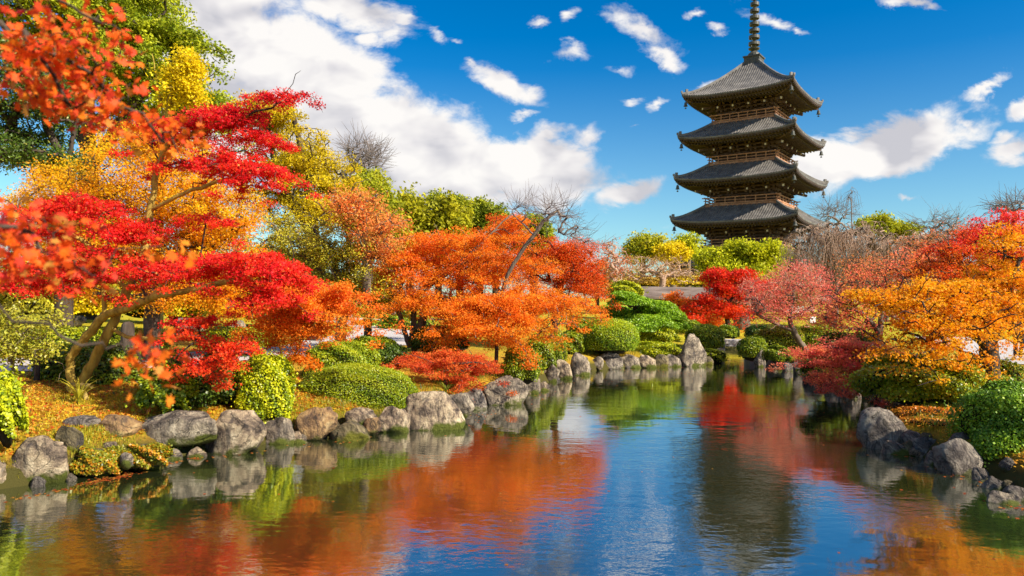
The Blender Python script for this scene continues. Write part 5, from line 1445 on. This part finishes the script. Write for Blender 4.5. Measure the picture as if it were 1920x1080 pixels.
# little things on the left lawn
def post_fence():
    wd = noise_mat('post_wood', [(.035, .025, .02), (.09, .065, .05)], 6, 5, .9, .3)
    p0, p1 = on_ground(71, 13.7), on_ground(-90, 13.7)
    root = empty('rope_fence', tuple(p0), 'dark wooden post with thin rope along the pale path at the left edge', 'fence')
    for p in (p0, p1):
        m = MB(); m.tube([p - [0, 0, .1], p + [0, 0, .35], p + [0, 0, .62], p + [0, 0, .625]], [.055, .052, .05, .01], 9); m.build('post', wd, root, True)
    t = np.linspace(0, 1, 14)
    ends = [on_ground(180, 14.2) + [0, 0, .4], p0 + [0, 0, .45], p1 + [0, 0, .45]]
    for a, b in ((ends[0], ends[1]), (ends[1], ends[2])):
        q = a + (b - a) * t[:, None]; q[:, 2] -= .08 * np.sin(math.pi * t)
        m = MB(); m.tube(q, np.full(14, .009), 5); m.build('rope', wd, root, True)
post_fence()


def prop():
    wd = noise_mat('prop_bamboo', [(.22, .15, .04), (.42, .31, .09)], 5, 5, .8, .3, (1, 1, .3))
    b = on_ground(168, 12.55)
    root = empty('tree_prop', tuple(b), 'short wooden prop with cross bar holding up the red maple trunks', 'prop')
    t0 = P(150, 722, 12.7)
    m = MB(); m.tube([b - np.array([0, 0, .1]), (b + t0) / 2, t0], [.045, .042, .04], 8); m.build('stake', wd, root, True)
    m = MB(); m.tube([P(134, 722, 12.68), P(172, 724, 12.6)], [.045, .045], 8); m.build('cross_bar', wd, root, True)
prop()

rock(95, 150, 590, 618, ROCK_GREY, 'grey lawn rock left of the leaning maple trunks', depth=30)
rock(330, 375, 596, 622, ROCK_DARK, 'dark flat rock on the lawn behind the red lower branches', depth=26)
rock(432, 456, 600, 618, ROCK_GREY, 'small round stone on the lawn above the clipped hedge', depth=27)
m_ = noise_mat('old_stone_slab', [(.16, .14, .15), (.30, .27, .28)], 5, 6, .9, .3)
def lawn_post(px, d, h, label):
    b = on_ground(px, d); m = MB(); m.lathe([(.01, 0), (.17, 0), (.16, h * .5), (.14, h), (.10, h + .06), (.01, h + .08)], b, 10)
    tag(m.build('wooden_post', M_BARKDK, None, True), label, 'post')
lawn_post(240, 17.2, .95, 'dark stubby post in the hedge between the maple trunks')
def sign():
    b = on_ground(1524, 33)
    root = empty('sign_board', tuple(b), 'small plain white board standing behind the flat topped green bush', 'sign')
    wh = noise_mat('white_board', [(.7, .68, .66), (.8, .78, .76)], 2, 3, .6, 0)
    m = MB(); m.box(b + np.array([0, 0, 1.0]), (.30, .04, .34), rz=.3); m.build('board', wh, root)
    m = MB(); m.box(b + np.array([0, .04, .45]), (.05, .05, 1.0), rz=.3); m.build('post', M_BARKDK, root)
sign()


# ------------------------------------------------------------------ person on the gravel at the right edge
def person():
    d = 22.8
    b = P(1909, 672, d); b[2] = gz(b[0], d) + .02
    def skinned(name, verts, edges, rad, mat, parent, sub=2):
        me = bpy.data.meshes.new(name); me.from_pydata([tuple(v) for v in verts], edges, [])
        o = bpy.data.objects.new(name, me); COL.objects.link(o)
        o.modifiers.new('s', 'SKIN'); s = o.modifiers.new('u', 'SUBSURF'); s.levels = s.render_levels = sub
        for i, r_ in enumerate(rad): me.skin_vertices[0].data[i].radius = (r_, r_)
        me.skin_vertices[0].data[0].use_root = True
        me.materials.append(mat); o.parent = parent
        return o
    skin = noise_mat('skin', [(.45, .27, .19), (.5, .31, .22)], 3, 2, .6, 0)
    cloth = noise_mat('dark_coat', [(.02, .022, .03), (.035, .036, .045)], 12, 4, .9, .2)
    hairm = noise_mat('black_hair', [(.01, .009, .009), (.02, .018, .016)], 20, 3, .5, .2)
    root = empty('person', tuple(b), 'person in dark clothes walking on the pale gravel, mostly hidden by golden leaves', 'person', rz=R(160))
    V = [(0, 0, .92), (0, 0, 1.12), (0, .01, 1.34), (0, .01, 1.48), (0, .02, 1.56), (0, .03, 1.66),
         (.09, 0, .88), (.10, .12, .50), (.10, .06, .10), (.11, .20, .04), (-.09, 0, .88), (-.10, .02, .48), (-.10, -.22, .12), (-.10, -.10, .04),
         (.17, .01, 1.42), (.23, -.06, 1.16), (.22, .08, .94), (.22, .11, .86), (-.17, .01, 1.42), (-.23, .08, 1.16), (-.22, .22, .96), (-.22, .26, .89)]
    E = [(0, 1), (1, 2), (2, 3), (3, 4), (4, 5), (0, 6), (6, 7), (7, 8), (8, 9), (0, 10), (10, 11), (11, 12), (12, 13), (2, 14), (14, 15), (15, 16), (16, 17), (2, 18), (18, 19), (19, 20), (20, 21)]
    rad = [.14, .13, .15, .06, .055, .095, .09, .06, .04, .04, .09, .06, .04, .04, .06, .045, .033, .03, .06, .045, .033, .03]
    skinned('body', V, E, rad, skin, root)
    Vc = [(0, 0, .93), (0, 0, 1.12), (0, .01, 1.36), (0, .01, 1.46), (.17, .01, 1.42), (.23, -.06, 1.16), (.22, .07, .96), (-.17, .01, 1.42), (-.23, .08, 1.16), (-.22, .21, .98)]
    skinned('coat', Vc, [(0, 1), (1, 2), (2, 3), (2, 4), (4, 5), (5, 6), (2, 7), (7, 8), (8, 9)], [.165, .15, .17, .085, .08, .06, .048, .08, .06, .048], cloth, root)
    skinned('trousers', [(0, 0, .92), (.09, 0, .86), (.10, .12, .50), (.10, .06, .12), (-.09, 0, .86), (-.10, .02, .48), (-.10, -.21, .14)], [(0, 1), (1, 2), (2, 3), (0, 4), (4, 5), (5, 6)], [.15, .10, .072, .055, .10, .072, .055], cloth, root)
    skinned('hair', [(0, .0, 1.71), (0, -.03, 1.64)], [(0, 1)], [.10, .09], hairm, root)
person()


# ------------------------------------------------------------------ fallen leaves, grass, plants
def scatter_poly(n, x0, x1, y0, y1, smin, smax):
    out = np.zeros((0, 2))
    while len(out) < n:
        q = np.stack([rng.uniform(x0, x1, n * 2), rng.uniform(y0, y1, n * 2)], 1)
        s = sdf(q[:, 0], q[:, 1]); out = np.vstack([out, q[(s > smin) & (s < smax)]])
    return out[:n]


def ground_leaves(name, pts, pal, size, lift=.015):
    dn = np.sin(pts[:, 0] * 2.1 + 1.3 * np.sin(pts[:, 1] * 1.7)) + np.sin(pts[:, 1] * 2.7 + 2) * .8 + np.sin(pts[:, 0] * 5.3 + pts[:, 1] * 4.1) * .6
    pts = pts[rng.uniform(-2.2, 2.2, len(pts)) < dn + .3]                  # leaves lie in drifts
    z = hz(pts[:, 0], pts[:, 1]) + lift + rng.uniform(0, .03, len(pts))
    C = np.concatenate([pts, z[:, None]], 1)
    V, Fc = leaf_verts(C, np.array([0, 0, 1.0]) + rng.normal(size=(len(C), 3)) * .35, size * rng.uniform(.7, 1.3, len(C)), 'tri')
    col = palette(rng.uniform(0, 1, len(C)), pal) * rng.uniform(.7, 1.1, (len(C), 1))
    return np_mesh(name, V, Fc, M_LEAF, None, col=col)


LIT = [(.40, .12, .03), (.74, .12, .03), (.86, .34, .03), (.90, .58, .04), (.86, .62, .06), (.60, .36, .09)]
p_ = scatter_poly(42000, -9.5, -2.5, 8.5, 16, .5, 5.5)
tag(ground_leaves('fallen_leaves', p_, LIT, .068), 'carpet of fallen red and yellow maple leaves on the left bank', 'leaves', kind='stuff')
p_ = scatter_poly(9000, 6.8, 13.5, 10.0, 17.5, .3, 4)
tag(ground_leaves('fallen_leaves', p_, LIT[2:4] + [(.7, .2, .02)], .06), 'fallen orange leaves covering the right bank below the golden maple', 'leaves', kind='stuff')


def grass(name, pts, pal, h, label):
    n = len(pts); z = hz(pts[:, 0], pts[:, 1])
    C = np.concatenate([pts, z[:, None]], 1)
    hh = h * rng.uniform(.5, 1.3, n); an = rng.uniform(0, 6.28, n); ln = rng.uniform(.2, 1.3, n)
    dx = np.stack([np.cos(an), np.sin(an), np.zeros(n)], 1); sd = np.stack([-np.sin(an), np.cos(an), np.zeros(n)], 1) * .004
    up = np.array([0, 0, 1.0])
    mid = C + up * (hh * .6)[:, None] + dx * (ln * hh * .25)[:, None]; tip = C + up * (hh * (1 - .35 * ln))[:, None] + dx * (ln * hh * .8)[:, None]
    V = np.stack([C - sd, C + sd, mid + sd * .8, mid - sd * .8, tip + sd * .15, tip - sd * .15], 1).reshape(-1, 3)
    k = np.arange(n)[:, None] * 6
    Q = np.concatenate([k + np.array([[0, 1, 2, 3]]), k + np.array([[3, 2, 4, 5]])])
    col = palette(rng.uniform(0, 1, n), pal); col = np.concatenate([col, col])
    return tag(np_mesh(name, V, Q, M_GREEN, None, col=col), label, 'grass', kind='stuff')


c_ = scatter_poly(420, -9, -3, 9, 15, .6, 3.8)
pts_ = np.repeat(c_, 40, 0) + rng.normal(size=(420 * 40, 2)) * .2
pts_ = pts_[sdf(pts_[:, 0], pts_[:, 1]) > .6]
grass('bank_grass', pts_, [(.22, .24, .012), (.56, .46, .02), (.78, .58, .03)], .06, 'yellow green grass tufts growing through the leaves on the left bank')
c_ = scatter_poly(260, -6, 14, 12, 31, .5, 1.2)
pts_ = np.repeat(c_, 40, 0) + rng.normal(size=(260 * 40, 2)) * .13
pts_ = pts_[sdf(pts_[:, 0], pts_[:, 1]) > .45]
grass('edge_grass', pts_, [(.06, .12, .01), (.18, .22, .012), (.40, .36, .02)], .14, 'low green growth between the edging stones around the far pond')


def moss_mound(px, py, rx, ry, d, label, orange=.5, rd=1.0):
    bush(px, py, rx, ry, d, [(.10, .13, .01), (.22, .24, .012), (.36, .30, .015), (.62, .22, .015), (.72, .26, .02)], 9000, .035, label, lump=.10, jit=.12, name='ground_cover', core=.9, tips=orange, cat='plant', rd=rd)
c_ = scatter_poly(150, -10, -2, 8, 16, .28, .85)
pts_ = np.repeat(c_, 60, 0) + rng.normal(size=(150 * 60, 2)) * .12
pts_ = pts_[sdf(pts_[:, 0], pts_[:, 1]) > .25]
grass('rock_gap_grass', pts_, [(.10, .15, .012), (.30, .32, .02), (.55, .48, .03)], .075, 'yellow green grass and moss growing in the joints between the left bank boulders')
moss_mound(186, 868, 44, 26, 10.1, 'green mossy mound of small leaves below the purplish grey stone', -.2, .22)
moss_mound(268, 858, 42, 22, 10.4, 'yellow green mossy mound at the waterline under the long flat topped boulder', -.1, .22)
moss_mound(1756, 806, 78, 38, 13.3, 'low mossy mound sprinkled with orange leaves between the right bank boulders', .45)


def blades(px, d, n, h, label, pal):
    b = on_ground(px, d); an = rng.uniform(0, 6.28, n); out = rng.uniform(.2, .75, n) * h; hh = h * rng.uniform(.5, 1.0, n)
    m = []; q = []
    for k in range(n):
        t = np.linspace(0, 1, 6); dv = np.array([math.cos(an[k]), math.sin(an[k]), 0]); sd = np.array([-math.sin(an[k]), math.cos(an[k]), 0]) * .011
        p = b + dv * (t[:, None] * .03 + out[k] * t[:, None] ** 1.8) + np.array([0, 0, 1.0]) * (hh[k] * (1.25 * t - .5 * t ** 2.6))[:, None]
        w = (1 - t ** 2)[:, None] * .9 + .1
        base = len(m) * 12
        m.append(np.concatenate([p - sd * w, p + sd * w])); q += [[base + i, base + i + 1, base + 7 + i, base + 6 + i] for i in range(5)]
    col = palette(rng.uniform(0, 1, n), pal)
    tag(np_mesh('grass_tuft', np.concatenate(m), q, M_GREEN, None, col=np.repeat(col, 5, 0)), label, 'plant')
blades(150, 12.2, 46, .62, 'tuft of long arching yellow green blades at the foot of the prop', [(.22, .24, .02), (.5, .44, .03), (.6, .5, .05)])
blades(838, 16.0, 30, .35, 'small tuft of thin blades under the low scarlet maple', [(.12, .2, .02), (.3, .3, .03)])
blades(900, 15.4, 40, .35, 'bright green fern tuft at the waterline left of the wide boulder', [(.10, .25, .02), (.25, .36, .03)])
blades(728, 13.7, 40, .34, 'bright green fern tuft on the ribbed stone below the dome bush', [(.25, .36, .03), (.45, .5, .03)])
blades(1600, 15.6, 40, .5, 'pale grass tuft hanging over the water left of the flat topped boulder', [(.2, .2, .03), (.45, .38, .08)])


def floating():
    def line(p, q, n, w):
        t = rng.uniform(0, 1, n)[:, None]
        return p + (q - p) * t + rng.normal(size=(n, 2)) * w
    segs = [(G(150, 908)[:2], G(300, 872)[:2], 60, .09), (G(165, 905)[:2], G(245, 890)[:2], 70, .06), (G(300, 872)[:2], G(385, 856)[:2], 34, .05), (G(20, 938)[:2], G(135, 915)[:2], 26, .06), (G(400, 858)[:2], G(500, 846)[:2], 14, .05),
            (G(1690, 854)[:2], G(1740, 862)[:2], 30, .05), (G(1745, 874)[:2], G(1850, 905)[:2], 26, .08), (G(1880, 940)[:2], G(1925, 958)[:2], 14, .05), (G(1180, 700)[:2], G(1420, 700)[:2], 120, .8), (G(1300, 705)[:2], G(1440, 720)[:2], 40, .6)]
    p = np.concatenate([line(*s) for s in segs])
    k = rng.uniform(0, 1, (90, 2)); p = np.vstack([p, np.stack([-5 + 13 * k[:, 0], 6 + 17 * k[:, 1]], 1)])
    e = scatter_poly(420, -7, 13, 7, 28, -.55, -.02) if True else None
    p = np.vstack([p, e[rng.uniform(0, 1, len(e)) < .5 + .5 * np.sin(e[:, 0] * 1.7 + e[:, 1])]])
    p = p[sdf(p[:, 0], p[:, 1]) < -.03]
    C = np.concatenate([p, np.full((len(p), 1), .004)], 1)
    V, Fc = leaf_verts(C, np.tile([0, 0, 1.0], (len(C), 1)) + rng.normal(size=(len(C), 3)) * .05, rng.uniform(.04, .075, len(C)), 'tri', .02)
    tag(np_mesh('floating_leaves', V, Fc, M_LEAF, None, col=palette(rng.uniform(0, 1, len(C)), [(.35, .05, .02), (.6, .12, .02), (.6, .3, .05)])), 'fallen leaves floating on the water along both banks', 'leaves', kind='stuff')
floating()
